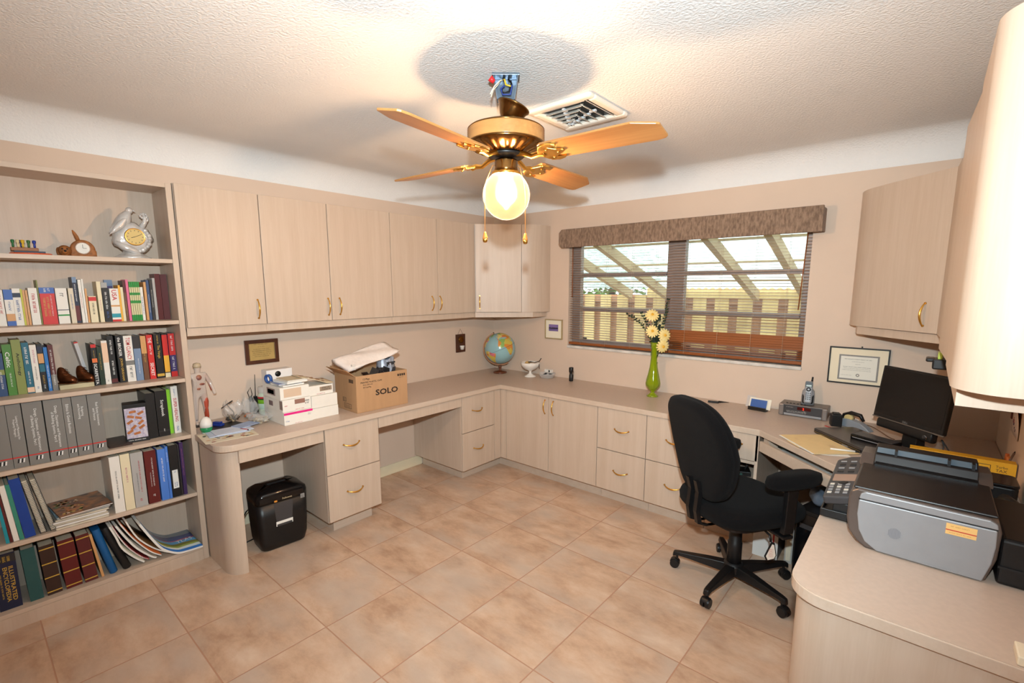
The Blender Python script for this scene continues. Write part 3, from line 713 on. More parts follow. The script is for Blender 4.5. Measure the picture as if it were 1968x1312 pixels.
# fourth shelf: grey manuals
g4 = 'grey course manuals on the fourth shelf'
MAN = [(-3.512,-3.448,'','grey course manual cut by the left picture edge'),
(-3.447,-3.399,'Leasing and Marketing for\nProperty Managers','grey manual on leasing and marketing, second from the left'),
(-3.396,-3.330,'Design, Operation, and Maintenance\nof Building Systems, Part I','thick grey manual on building systems, part one'),
(-3.326,-3.263,'Design, Operation, and Maintenance\nof Building Systems, Part II','thick grey manual on building systems, part two'),
(-3.262,-3.230,'Ethics Is Good Business','thinnest grey manual, on business ethics'),
(-3.228,-3.174,'Budgeting\nand Accounting','grey manual on budgeting and accounting'),
(-3.172,-3.120,'Real Estate Investment\nand Finance','grey manual on real estate finance, right end of the set')]
for i, (a, c, txt, lb) in enumerate(MAN):
    t = book(.25, a, c, Z4+.0005, .2945, .225, lb, ['grey', (.155, .172, 'red')], (), 0, g4, kind='manual', cat='manual')
    th = c-a; tm = MB()
    if txt:
        ln = {0: .1}.get(i, min(.2, .0062*max(len(q) for q in txt.split('\n'))))
        letter(tm, txt, (.0006, .0, .262-ln/2), (0, 0, -1), (0, 1, 0), ln, th*.42)
        tm.build('spine_title', INKW, t)
    lg = MB()
    for k, s_ in enumerate((0, 1, 0, 1)):
        lg.mat(s_); y = -.012+k*.006
        lg.raw([(.0009, y, .022), (.0009, y+.005, .022), (.0009, y+.008, .040), (.0009, y+.003, .040)], [(0, 1, 2, 3)], False)
    lg.build('logo', [INKB, INKW], t)
t = thing('notebook', 'dark flat notebook lying right of the grey manuals', 'notebook', (.13, -3.06, Z4+.0005))
MB().box(-.10, -.05, 0, .10, .045, .008).build('cover', P('dbrown'), t, bevel=.001)
# picture box
t = thing('display_box', 'black box with a framed white panel of brown biscuit-like tiles', 'box', (.20, -2.985, Z4+.0005), math.radians(-9))
MB().box(-.09, -.050, 0, 0, .050, .205).build('case', BLACK, t, bevel=.002)
MB().box(-.001, -.044, .022, .0015, .044, .185).build('panel', M('panel_print', srgb(214, 208, 216), .4, noise=.12, nscale=70, col2=srgb(170, 160, 190)), t)
r = random.Random(5); bb = MB()
for (yy, zz, a) in ((-.01,.165,.1),(.022,.155,.5),(-.02,.14,-.3),(.012,.13,-.35),(-.025,.112,.6),(.02,.105,.7),(-.012,.082,.75),(.022,.08,.6),(0,.048,.2),(-.028,.06,.6)):
    bb.T = tr(.002, yy, zz) @ rot('X', a); bb.box(-.0005, -.014, -.006, .002, .014, .006)
bb.build('biscuit_tiles', M('biscuit', srgb(196, 120, 66), .6, noise=.3, nscale=60), t)
tm = MB(); scribble(tm, (.0008, 0, .012), (0, 1, 0), (0, 0, 1), .08, .009, 1, 3); tm.build('caption', INKW, t)
book(.19, -2.934, -2.893, Z4+.0005, .250, .17, 'black photo album with white page tops left of the scrapbook', ['black'], (), 0, 'albums on the fourth shelf', kind='photo_album', cat='album')
book(.188, -2.890, -2.837, Z4+.0005, .255, .17, 'fat black scrapbook with a white script title', ['black', (.1, .13, 'charcoal')], [('Scrapbook', .62, .36, 'w', .34), ('~', .13, .08, 'w', .14)], 0, 'albums on the fourth shelf', kind='photo_album', cat='album')
book(.16, -2.835, -2.815, Z4+.0005, .252, .14, 'lime green book beside the fat black scrapbook', ['lime'], (), 0, GB % 'fourth')
book(.175, -2.814, -2.783, Z4+.0005, .268, .15, 'white book titled SUPER HEALING in red', ['white'], [('SUPER HEALING', .5, .5, 'r', .5), ('~', .88, .14, 'u', .3), ('~', .1, .1, 'u', .5)], 0, GB % 'fourth')
# fifth shelf
g5 = 'ring binders on the fifth shelf'
BND = [(-3.122,-3.080,.300,'white','white ring binder with a thin dark title, left of the cream one',[('~',.5,.55,'b',.22)]),
(-3.078,-3.039,.302,'cream','cream ring binder with pale orange lettering',[('~',.62,.3,'p',.3)]),
(-3.037,-2.984,.298,'lgrey','light grey ring binder with red lettering, left of the maroon one',[('~',.55,.6,'r',.16,.12),('~',.45,.36,'b',.1,-.12),('~',.12,.06,'r',.3)]),
(-2.980,-2.928,.292,'dkred','maroon ring binder with white lettering',[('~',.58,.6,'w',.16,.1),('~',.45,.3,'w',.1,-.12),('~',.14,.06,'w',.3)]),
(-2.922,-2.887,.288,'cornfl','medium blue ring binder right of the maroon one',[('~',.6,.5,'w',.3)]),
(-2.886,-2.874,.296,'cornfl','thin blue folder squeezed between blue and black binders',[('~',.8,.2,'w',.4)]),
(-2.872,-2.832,.297,'black','black ring binder with a white paper label',[]),
(-2.831,-2.823,.294,'charcoal','thin charcoal folder right of the black binder',[]),
(-2.820,-2.803,.302,'purple','purple book at the right end of the fifth shelf',[('~',.6,.6,'p',.3)])]
for a, c, h, col, lb, ti in BND:
    t = book(.25, a, c, Z5+.0005, h, .23, lb, [col], ti, 0, g5, kind='ring_binder', cat='binder')
    th = c-a
    if th > .033:
        MB().box(-.19, -th*.2, h-.0035, -.05, th*.2, h+.002).build('ring_mechanism', CHROME, t)
    if col == 'black' and th > .03:
        MB().box(-.0003, -.013, .05, .0007, .013, .155).build('label', WHITEP, t)
        tm = MB(); scribble(tm, (.0008, 0, .07), (0, 0, -1), (0, 1, 0), .03, .018, 2, 5); scribble(tm, (.0008, 0, .142), (0, 0, -1), (0, 1, 0), .016, .012, 1, 6); tm.build('label_print', INKBL, t)
for a, c, h, col, lb, ln in ((-3.511,-3.499,.21,'turq','turquoise folder at the left end of the fifth shelf',.05),(-3.4975,-3.488,.262,'maroon','dark maroon folder between turquoise and white ones',.07),(-3.4865,-3.468,.272,'white','white folder left of the jade green one',.07),(-3.4665,-3.452,.272,'jade','jade green folder left of the blue binder',.075),(-3.450,-3.413,.292,'cobalt','royal blue ring binder leaning at the left of the fifth shelf',.085)):
    t = book(.25, a, c, Z5+.0012, h, .225, lb, [col], (), ln, 'leaning folders on the fifth shelf', kind='ring_binder', cat='binder')
def spiral(y, lb, lean, th=.022):
    t = thing('spiral_notebook', lb, 'notebook', (.25, y, Z5+.001+th/2*math.sin(lean)), 0, 'spiral notebooks'); t.rotation_euler = (lean, 0, 0)
    MB().box(-.2, -th/2, 0, -.004, -th/2+.002, .275).box(-.2, th/2-.002, 0, -.004, th/2, .275).build('cover', P('charcoal'), t)
    MB().box(-.198, -th/2+.002, .003, -.008, th/2-.002, .272).build('pages', PAGES, t)
    c = MB()
    for k in range(34):
        z = .008+k*.0078; c.tube([(-.006, -th/2-.001, z), (.003, -th/4, z+.001), (.003, th/4, z+.002), (-.006, th/2+.001, z+.003)], .0012, 5)
    c.build('coil', CHROME, t)
spiral(-3.387, 'black spiral notebook leaning against the royal blue binder', .14); spiral(-3.352, 'grey spiral notebook leaning left of the magazine stack', .17)
# magazine stack
COVM = [M('cover_art_%d' % i, srgb(*a), .3, noise=.6, nscale=s, col2=srgb(*c)) for i, (a, c, s) in enumerate((((70, 52, 46), (170, 110, 60), 22), ((150, 180, 196), (90, 130, 150), 12), ((214, 206, 196), (170, 150, 130), 14)))]
zz = Z5+.0005
for k in range(8):
    h = .010 if k < 5 else .007
    ox, oy, rz = rnd.uniform(-.008, .008), rnd.uniform(-.006, .006), rnd.uniform(-.05, .05)
    if k == 7: rz = .09; ox = .02
    lb = ('magazine with a dark colourful picture cover, topmost of the stack' if k == 7 else 'magazine with pale blue cover just under the top of the stack' if k == 6 else '%s magazine up from the bottom of the stack on the fifth shelf' % ('lowest', 'second', 'third', 'fourth', 'fifth', 'sixth')[k])
    t = thing('magazine', lb, 'magazine', (.135+ox, -3.245+oy, zz), rz, 'stacked magazines')
    MB().box(-.125, -.098, .0008, .125, .098, h-.0012).build('pages', WHITEP if k % 2 else PAGES, t)
    MB().box(-.127, -.1, h-.0011, .127, .1, h-.0003).box(-.127, -.1, 0, .127, .1, .0007).build('cover', COVM[0] if k == 7 else COVM[1] if k == 6 else COVM[2], t)
    zz += h
t = bpy.data.objects
art = thing
mg = [o for o in bpy.data.objects if o.name.startswith('magazine') and o.get('label', '').startswith('magazine with a dark')][0]
a = MB()
r = random.Random(11)
pm = [plain(c, .35) for c in ((196, 120, 60), (206, 170, 90), (120, 60, 40), (90, 120, 60), (220, 190, 160))]
for k in range(60):
    a.mat(r.randrange(5)); x = r.uniform(-.09, .10); y = r.uniform(-.085, .0); s_ = r.uniform(.004, .011)
    a.raw([(x+s_*math.cos(q*PI/3+k)*(1+.3*math.sin(q*k)), y+s_*math.sin(q*PI/3+k), .00705) for q in range(6)], [tuple(range(6))], False)
a.build('cover_picture', pm, mg)
# bottom shelf
g6 = GB % 'bottom'
t = book(.225, -3.564, -3.490, Z6+.0005, .272, .2, 'dark navy illustrated encyclopedia with gold lettering, bottom shelf', ['navy', (.84, .98, 'charcoal')], [('ILLUSTRATED', .45, .62, 'y', .2, .24), ('ENCYCLOPEDIA', .45, .62, 'y', .2, -.02), ('~', .42, .5, 'y', .12, -.26), ('~', .9, .1, 'y', .6)], 0, g6)
book(.225, -3.465, -3.418, Z6+.0005, .265, .21, 'worn teal binder right of the encyclopedia', ['dteal'], (), .03, g6, kind='ring_binder', cat='binder')
for a, c, col, lb, ln in ((-3.405, -3.352, 'dbrown', 'dark brown leather album with gold bands, bottom shelf', .035), (-3.338, -3.278, 'dkred', 'wide red leather album with gold bands, bottom shelf', .045), (-3.268, -3.218, 'maroon', 'maroon leather album with gold bands next to the thin tan book', .06)):
    book(.225, a, c, Z6+.0005, .255, .21, lb, [col, (.05, .07, 'gold'), (.34, .36, 'gold'), (.62, .64, 'gold'), (.92, .94, 'gold')], (), ln, g6, kind='photo_album', cat='album')
book(.225, -3.205, -3.194, Z6+.001, .245, .2, 'thin tan book leaning between maroon album and blue binder', ['tan'], (), .11, g6)
def round_binder(y, th, col, lb, lean):
    t = thing('padded_binder', lb, 'binder', (.235, y, Z6+.002), 0, 'leaning padded binders'); t.rotation_euler = (lean, 0, 0)
    pl = [(-.20, -th/2), (-.02, -th/2)] + arc(-.02, 0, th/2, -90, 90, 8)[1:] + [(-.20, th/2)]
    o = MB().prism(pl, 0, .265, True).build('cover', P(col), t, bevel=.004)
    MB().box(-.205, -th/2+.003, .004, -.19, th/2-.003, .261).build('pages', PAGES, t)
round_binder(-3.155, .034, 'eblue', 'blue padded binder leaning on the bottom shelf', .19)
round_binder(-3.098, .036, 'black', 'black padded binder leaning right of the blue one', .275)
def curved_mag(prof, x0, x1, th, cov, lb, coil=None, name='magazine', cat='magazine', grp='slumped magazines on the bottom shelf'):
    """a limp magazine: its (y, z) profile swept along the shelf depth"""
    t = thing(name, lb, cat, ((x0+x1)/2, prof[-1][0], prof[-1][1]-th), 0, grp)
    P3 = []
    for i in range(len(prof)-1):
        for k in range(4):
            u = k/4; p0 = prof[max(i-1, 0)]; p1 = prof[i]; p2 = prof[i+1]; p3 = prof[min(i+2, len(prof)-1)]
            P3.append(tuple(.5*((2*p1[j]) + (p2[j]-p0[j])*u + (2*p0[j]-5*p1[j]+4*p2[j]-p3[j])*u*u + (3*p1[j]-p0[j]-3*p2[j]+p3[j])*u**3) for j in (0, 1)))
    P3.append(prof[-1])
    def off(d):
        out = []
        for i, p in enumerate(P3):
            a = Vector(P3[max(i-1, 0)]); c = Vector(P3[min(i+1, len(P3)-1)]); v = (c-a).normalized(); n_ = Vector((-v.y, v.x))
            out.append((p[0]+n_.x*d, p[1]+n_.y*d))
        return out
    mid, top, bot = off(0), off(.0008), off(-th)
    T0 = Matrix.Translation(-Vector(t.location))
    a = MB(); a.T = T0; n = len(mid)
    a.loft([[(x0, *mid[i]), (x1-.001, *mid[i]), (x1-.001, *bot[i]), (x0, *bot[i])] for i in range(n)], False); a.build('pages', WHITEP, t)
    c = MB(); c.T = T0
    c.loft([[(x0-.001, *top[i]), (x1, *top[i]), (x1, *mid[i]), (x0-.001, *mid[i])] for i in range(n)], True); c.build('cover', cov, t)
    if coil:
        w = MB(); w.T = T0
        for i in range(n-1):
            for u in (0, .5):
                y = mid[i][0]*(1-u)+mid[i+1][0]*u; z = mid[i][1]*(1-u)+mid[i+1][1]*u
                w.tube([(x1-.004, y, z+.002), (x1+.004, y, z-th*.3), (x1+.002, y, z-th)], .001, 4)
        w.build('coil', coil, t)
    return t, P3, T0
XA = .02
curved_mag([(-3.149,.350),(-3.129,.285),(-3.110,.215),(-3.066,.146),(-3.028,.103)], XA, .25, .008, P('beige'), 'cream paper pad slumping beside the black binder')
curved_mag([(-3.140,.348),(-3.108,.255),(-3.073,.186),(-3.034,.132),(-3.01,.112)], XA, .252, .006, P('dkred'), 'red coil-bound notebook slumped on the bottom shelf', INKR, 'spiral_notebook', 'notebook')
curved_mag([(-3.124,.345),(-3.088,.262),(-3.050,.190),(-2.997,.122),(-2.975,.106)], XA, .25, .009, COVM[2], 'tan magazine slumped right of the red coil notebook')
curved_mag([(-3.110,.354),(-3.064,.254),(-3.003,.158),(-2.955,.112)], XA, .262, .006, plain((222, 120, 60), .35), 'orange and white magazine slumped in the middle of the bottom shelf')
curved_mag([(-3.086,.362),(-3.050,.262),(-2.992,.180),(-2.93,.126),(-2.883,.108)], XA, .275, .007, plain((120, 84, 50), .5), 'brown magazine slumped with a curled corner over the shelf edge')
m, nt, b = new_mat('road_map_cover'); N = nt.nodes; L = nt.links
tc = N.new('ShaderNodeTexCoord'); sp = N.new('ShaderNodeSeparateXYZ'); L.new(tc.outputs['Object'], sp.inputs[0])
nz = N.new('ShaderNodeTexNoise'); nz.inputs['Scale'].default_value = 9; L.new(tc.outputs['Object'], nz.inputs['Vector'])
ad = N.new('ShaderNodeMath'); ad.operation = 'MULTIPLY_ADD'; ad.inputs[1].default_value = .05; L.new(nz.outputs['Fac'], ad.inputs[0]); L.new(sp.outputs['X'], ad.inputs[2])
mr = N.new('ShaderNodeMapRange'); mr.inputs['From Min'].default_value = -.12; mr.inputs['From Max'].default_value = .17; L.new(ad.outputs[0], mr.inputs['Value'])
cr = N.new('ShaderNodeValToRGB'); el = cr.color_ramp.elements; cr.color_ramp.interpolation = 'CONSTANT'
el[0].position = 0; el[0].color = srgb(150, 176, 206); el[1].position = .2; el[1].color = srgb(44, 84, 176)
for p_, c_ in ((.42, (196, 40, 60)), (.46, (90, 160, 206)), (.62, (120, 116, 60)), (.72, (150, 160, 80)), (.80, (206, 210, 206)), (.9, (50, 110, 180))):
    k = el.new(p_); k.color = srgb(*c_)
L.new(mr.outputs[0], cr.inputs['Fac']); L.new(cr.outputs['Color'], b.inputs['Base Color']); b.inputs['Roughness'].default_value = .25
t, P3, T0 = curved_mag([(-3.033,.333),(-2.993,.241),(-2.95,.160),(-2.892,.112),(-2.84,.101),(-2.768,.098)], .0, .292, .011, m, 'large road atlas with a blue cover, lying curved at the right of the bottom shelf', None, 'atlas', 'atlas', None)
tm = MB(); tm.T = T0
letter(tm, 'ATLAS', (.155, -2.835, .1035), (0, 1, .02), (-1, 0, 0), .10, .035, .001, False)
tm.build('cover_title', INKW, t)

# top shelf ornaments
Z1 = 1.712
pg = thing('peg_ornament', 'wooden block with coloured pegs on an orange oval dish, top shelf', 'ornament', (.10, -3.278, Z1+.0005))
MB().loft([[(r_*.55*math.cos(a), r_*math.sin(a), z) for a in [2*PI*i/28 for i in range(28)]] for r_, z in ((.060, 0), (.074, .006), (.070, .012), (.02, .014))]).build('dish', plain((222, 96, 56), .35), pg)
MB().box(-.018, -.056, .0135, .018, .048, .0205).build('dark_pads', P('navy'), pg)
MB().box(-.016, -.066, .0205, .016, .026, .036).build('peg_board', plain((150, 100, 62), .5), pg, bevel=.002)
for k, (col, yy, xx) in enumerate((((40, 110, 60), -.056, 0), ((222, 206, 160), -.040, .004), ((220, 180, 40), -.024, .006), ((40, 60, 130), -.028, -.008), ((60, 110, 60), -.004, 0), ((230, 220, 200), -.012, -.008), ((44, 64, 160), .015, 0))):
    MB().lathe([(.0032, .036), (.0048, .044), (.0034, .054), (.0072, .062), (.0064, .070), (.0001, .072)], (xx, yy, 0), 10).build('peg', plain(col, .4), pg)
FUR = M('carved_dog_wood', srgb(176, 110, 56), .6, noise=.5, nscale=40, stretch=(1, 1, .3), bump=.3, bscale=150)
dg = thing('dog_clock', 'brown long-haired dog figurine with a round clock in its body', 'clock', (.12, -3.118, Z1+.0005))
MB().prism([(-.050, 0), (-.050, .03)] + [(math.cos(a)*.047, .036+math.sin(a)*.048) for a in [PI-PI*k/16 for k in range(17)]] + [(.050, .03), (.050, 0)], -.018, .018).build('body', FUR, dg, bevel=.008, seg=3)
dg.children[0].matrix_local = Matrix(((0,0,1,0),(1,0,0,.022),(0,1,0,0),(0,0,0,1)))
hd = MB(); hd.ball((.012, -.046, .028), .0265, (.9, 1, 1)); hd.ball((.033, -.048, .022), .012, (1, 1, .8)); hd.ball((.006, -.068, .026), .012, (.6, .7, 1.5)); hd.ball((.006, -.026, .026), .012, (.6, .7, 1.5)); hd.build('head', FUR, dg)
MB().ball((.044, -.048, .026), .005).ball((.032, -.056, .036), .0035).ball((.032, -.039, .036), .0035).build('nose_and_eyes', BLACK, dg)
MB().tube([(0, .010, .078), (0, .004, .10), (0, -.003, .118), (0, -.008, .130)], [.008, .008, .006, .002], 8).build('tail', FUR, dg)
MB().cyl((.014, .020, .043), (.024, .020, .043), .025, n=24).build('clock_dial', WHITEP, dg)
MB().cyl((.02, .020, .043), (.0235, .020, .043), .028, n=24).build('clock_rim', CHROME, dg)
h_ = MB(); h_.box(.0242, .0193, .043, .0248, .0207, .061); h_.box(.0242, .020, .0423, .0248, .034, .0437); h_.build('hands', INKB, dg)
CRY = M('iridescent_porcelain', srgb(226, 224, 222), .12, .25, noise=.25, nscale=18, bump=.25, bscale=90, coat=.8)
cl = thing('bird_clock', 'glossy white porcelain clock with a bird perched on top', 'clock', (.13, -2.902, Z1+.0005))
bd = MB(); bd.T = tr(0, .008, .105) @ rot('Y', PI/2)
bd.lathe([(.03, -.03), (.070, -.026), (.084, 0), (.070, .024), (.05, .030), (.0001, .030)], n=40, fn=lambda a, z: 1+.06*math.sin(4*a+.6)+.04*math.sin(9*a)+.015*math.sin(21*a)); bd.T = Matrix()
bd.lathe([(.072, 0), (.078, .006), (.060, .016), (.040, .030), (.036, .045)], n=28, fn=lambda a, z: 1+.05*math.sin(7*a)); bd.build('body', CRY, cl)
bi = MB(); sp_ = [(-.086, .128, .004), (-.074, .140, .013), (-.056, .158, .023), (-.036, .180, .033), (-.018, .202, .035), (-.006, .220, .027), (.000, .234, .018), (.004, .243, .013)]
bi.loft([[(.006+w_*.9*math.cos(a), y+w_*.62*math.sin(a), z-w_*.62*math.sin(a)) for a in [2*PI*q/16 for q in range(16)]] for y, z, w_ in sp_]); bi.ball((.008, .004, .246), .0165); bi.cyl((.012, .016, .248), (.014, .031, .243), .005, .001, 8)
bi.loft([[(.034+.006*math.cos(a), y+w_*.6*math.sin(a), z-w_*.6*math.sin(a)) for a in [2*PI*q/12 for q in range(12)]] for y, z, w_ in ((-.09, .118, .002), (-.066, .142, .014), (-.040, .170, .020), (-.022, .194, .012), (-.014, .202, .002))]); bi.build('bird', CRY, cl)
tw = MB(); tw.tube([(0, .05, .165), (0, .066, .192), (.004, .070, .215), (.004, .060, .236)], [.014, .012, .009, .005], 8); tw.tube([(0, .064, .19), (0, .080, .206), (0, .084, .220)], [.009, .007, .003], 8); tw.tube([(.0, .068, .21), (.006, .048, .222), (.008, .042, .232)], [.007, .005, .002], 8)
for q in range(8):
    a = q*.8; tw.ball((.006, .064+.014*math.cos(a), .225+.012*math.sin(a)), .006, n=8, m=6)
tw.build('blossom_branch', CRY, cl)
rf = MB()
for q in range(16):
    a = -2.6+q*.22; rf.ball((.026, .008+.066*math.cos(a), .105+.066*math.sin(a)), .011+.003*math.sin(q*2.1), n=10, m=6)
rf.tube([(.024, -.07, .08), (.036, -.04, .058), (.040, .0, .040), (.032, .03, .022)], [.010, .018, .016, .006], 10)
rf.build('modelled_leaves', CRY, cl)
MB().cyl((.029, .012, .112), (.036, .012, .112), .040, n=32).build('clock_dial', plain((214, 188, 122), .3), cl)
rg = MB(); rg.T = tr(.032, .012, .112) @ rot('Y', PI/2); rg.lathe([(.040, -.003), (.0445, 0), (.042, .007), (.0385, .005)], n=32, caps=False); rg.build('dial_rim', BRASS, cl)
h_ = MB()
for a in range(12): h_.T = tr(.0366, .012, .112) @ rot('X', a*PI/6); h_.box(0, -.0012, .029, .0004, .0012, .034)
h_.T = tr(.0366, .012, .112) @ rot('X', -1.1); h_.box(0, -.001, 0, .0006, .001, .028); h_.T = tr(.0366, .012, .112) @ rot('X', 1.9); h_.box(0, -.0012, 0, .0006, .0012, .018); h_.build('hands', INKB, cl)
# ------------------------------------------------------------------ left desk
ZD = .7505
CLEAR = M('clear_plastic', (.92, .9, .88, 1), .15, alpha=.22, spec=.8)
def film(name, col, a, rough=.12):
    return M(name, col, rough, alpha=a, spec=.7)
def onto(o, mb): mb.T = Matrix.Translation(-Vector(o.location)); return mb
# framed plaque and small wooden plaque on the left wall
FLW = frame((0, 0, 0), (0, 1, 0), (1, 0, 0))
def wall_frame(nm, label, cat, F, u0, u1, z0, z1, b, dep, fm, mat_in, paint=None):
    O = F @ Vector(((u0+u1)/2, 0, (z0+z1)/2)); t = thing(nm, label, cat, tuple(O))
    m_ = onto(t, MB()); m_.T = m_.T @ F
    m_.box(u0, .001, z0, u1, dep, z0+b).box(u0, .001, z1-b, u1, dep, z1).box(u0, .001, z0+b, u0+b, dep, z1-b).box(u1-b, .001, z0+b, u1, dep, z1-b)
    m_.build('frame', fm, t, bevel=.0015)
    m_ = onto(t, MB()); m_.T = m_.T @ F; m_.box(u0+b, .001, z0+b, u1-b, dep*.6, z1-b); m_.build('sheet', mat_in, t)
    return t
DKWOOD = wood_mat('dark_walnut', srgb(92, 52, 34), srgb(70, 38, 26), .35, scale=18)
t = wall_frame('wall_plaque', 'dark wood plaque with a gold engraved plate above the left desk', 'plaque', FLW, -2.356, -2.146, 1.066, 1.225, .024, .014, DKWOOD, M('gold_plate', srgb(206, 176, 112), .35, .3, noise=.1, nscale=20))
tm = onto(t, MB())
for i, (z, w_) in enumerate(((1.195, .11), (1.178, .05), (1.163, .12), (1.151, .13), (1.139, .12), (1.127, .13), (1.115, .11))): scribble(tm, (.0095, -2.251, z), (0, 1, 0), (0, 0, 1), w_, .007 if i else .008, 1, i)
for q in ((-2.329, 1.207, -2.173, 1.2085), (-2.329, 1.083, -2.173, 1.0845), (-2.3295, 1.083, -2.328, 1.2085), (-2.174, 1.083, -2.1725, 1.2085)): tm.box(.0088, q[0], q[1], .0094, q[2], q[3])
tm.build('engraving', M('engraved_brown', srgb(110, 86, 50), .5, noise=.1, nscale=40), t)
t = thing('key_plaque', 'small dark wooden plaque with a white cup hanging by a cord near the globe', 'plaque', (0, -.475, 1.043))
MB().box(.001, -.058, -.085, .012, .058, .085).build('board', DKWOOD, t, bevel=.002)
MB().lathe([(.016, -.05), (.022, -.02), (.023, -.012)], (.022, .006, -.01), 16).build('cup', plain((232, 228, 220), .3), t)
c = MB(); c.lathe([(.0001, 0), (.03, .001), (.034, .004), (.028, .006)], (0, 0, 0), 16); c.T = Matrix(); c.build('emblem', DBRASS, t); t.children[-1].matrix_local = tr(.012, 0, .035) @ rot('Y', PI/2)
MB().tube([(.006, -.03, .085), (.006, 0, .135), (.006, .03, .085)], .0014, 5).build('hanging_cord', P('brown'), t)

# anatomical figure
t = thing('anatomy_model', 'see-through anatomical torso man standing beside the bookcase end, red muscled leg', 'figure', (.095, -2.655, ZD))
FLESH = film('clear_acrylic_body', (.78, .66, .58, 1), .62)
ORG = M('painted_muscle', srgb(196, 84, 60), .4, noise=.35, nscale=60, stretch=(1, 1, .3))
ORG2 = M('painted_organs', srgb(176, 110, 80), .4, noise=.5, nscale=45, col2=srgb(110, 60, 60))
VESS = M('painted_vessels', srgb(76, 84, 130), .4, noise=.3, nscale=60)
me = bpy.data.meshes.new('body'); V = [(0, 0, .20), (0, 0, .245), (0, 0, .285), (0, 0, .31), (0, .0, .335), (.004, 0, .362), (0, .035, .305), (.0, .058, .255), (.02, .07, .205), (.03, .072, .18), (0, -.035, .305), (-.0, -.055, .255), (.012, -.062, .205), (.02, -.064, .18), (0, .022, .185), (.0, .026, .10), (-.004, .028, .022), (.022, .03, .010), (0, -.022, .185), (0, -.026, .10), (-.004, -.028, .022), (.022, -.03, .010)]
Ed = [(0,1),(1,2),(2,3),(3,4),(4,5),(2,6),(6,7),(7,8),(8,9),(2,10),(10,11),(11,12),(12,13),(0,14),(14,15),(15,16),(16,17),(0,18),(18,19),(19,20),(20,21)]
me.from_pydata(V, Ed, []); me.materials.append(FLESH)
o = bpy.data.objects.new('body', me); C.objects.link(o); o.parent = t
o.modifiers.new('skin', 'SKIN'); sk = me.skin_vertices[0].data
for i, r_ in enumerate((.030,.030,.036,.014,.018,.020,.016,.012,.009,.010,.016,.012,.009,.010,.021,.015,.010,.009,.021,.015,.010,.009)): sk[i].radius = (r_, r_*(1.15 if i in (1, 2, 0) else 1))
sk[0].use_root = True
k = o.modifiers.new('sub', 'SUBSURF'); k.levels = 2; k.render_levels = 2
for p_ in me.polygons: p_.use_smooth = True
g = MB(); g.ball((.012, 0, .285), .018, (.7, 1.2, 1.3)); g.ball((.014, .008, .25), .018, (.7, 1.3, .8)); g.ball((.012, -.004, .225), .02, (.7, 1.1, 1)); g.build('organs', ORG2, t)
g = MB(); g.T = Matrix.Scale(-1, 4, (0, 1, 0)); g.tube([(.002, -.022, .185), (.003, -.027, .14), (.002, -.026, .10), (0, -.028, .05), (-.002, -.028, .02)], [.014, .0165, .0125, .012, .006], 10); g.tube([(0, -.036, .305), (0, -.056, .255), (.012, -.063, .205)], [.011, .009, .006], 8)
g.build('muscles', ORG, t)
g = MB()
for sy in (-.022, -.026): g.tube([(.006, sy, .18), (.008, sy-.002, .10), (.004, sy-.004, .03)], .0022, 5)
g.tube([(.01, 0, .30), (.012, 0, .25), (.01, -.01, .20)], .003, 6); g.tube([(0, -.04, .30), (.004, -.058, .25), (.014, -.064, .20)], .0022, 5); g.build('vessels', VESS, t)
MB().lathe([(.02, .348), (.0215, .358), (.018, .372), (.0001, .378)], (.001, 0, 0), 14).build('skull', M('skull_clear', srgb(200, 180, 150), .25, noise=.1, nscale=20), t)
MB().box(-.035, -.05, 0, .045, .05, .008).build('stand', BLACK, t, bevel=.002)
# squeeze bulb air freshener
t = thing('air_freshener', 'white egg-shaped air freshener with a green liquid base, on the desk end', 'air freshener', (.29, -2.692, ZD))
MB().lathe([(.0001, .092), (.010, .091), (.024, .078), (.031, .055), (.031, .034)], n=20).build('shell', plain((232, 226, 218), .35), t)
MB().lathe([(.031, .034), (.030, .02), (.026, .008), (.022, .004), (.0001, .004)], n=20).build('liquid_cup', M('green_gel', srgb(24, 140, 84), .1, noise=.15, nscale=20, coat=.6), t)
MB().lathe([(.024, 0), (.024, .0045), (.0001, .0045)], n=20).build('foot', plain((206, 220, 206), .3), t)
t = thing('stapler', 'small bright blue plastic gadget behind the green air freshener', 'gadget', (.19, -2.60, ZD), .5)
MB().box(-.03, -.014, 0, .03, .014, .016).box(-.028, -.012, .016, .02, .012, .026).build('body', plain((36, 58, 140), .35), t, bevel=.003)
t.name = 'blue_gadget'
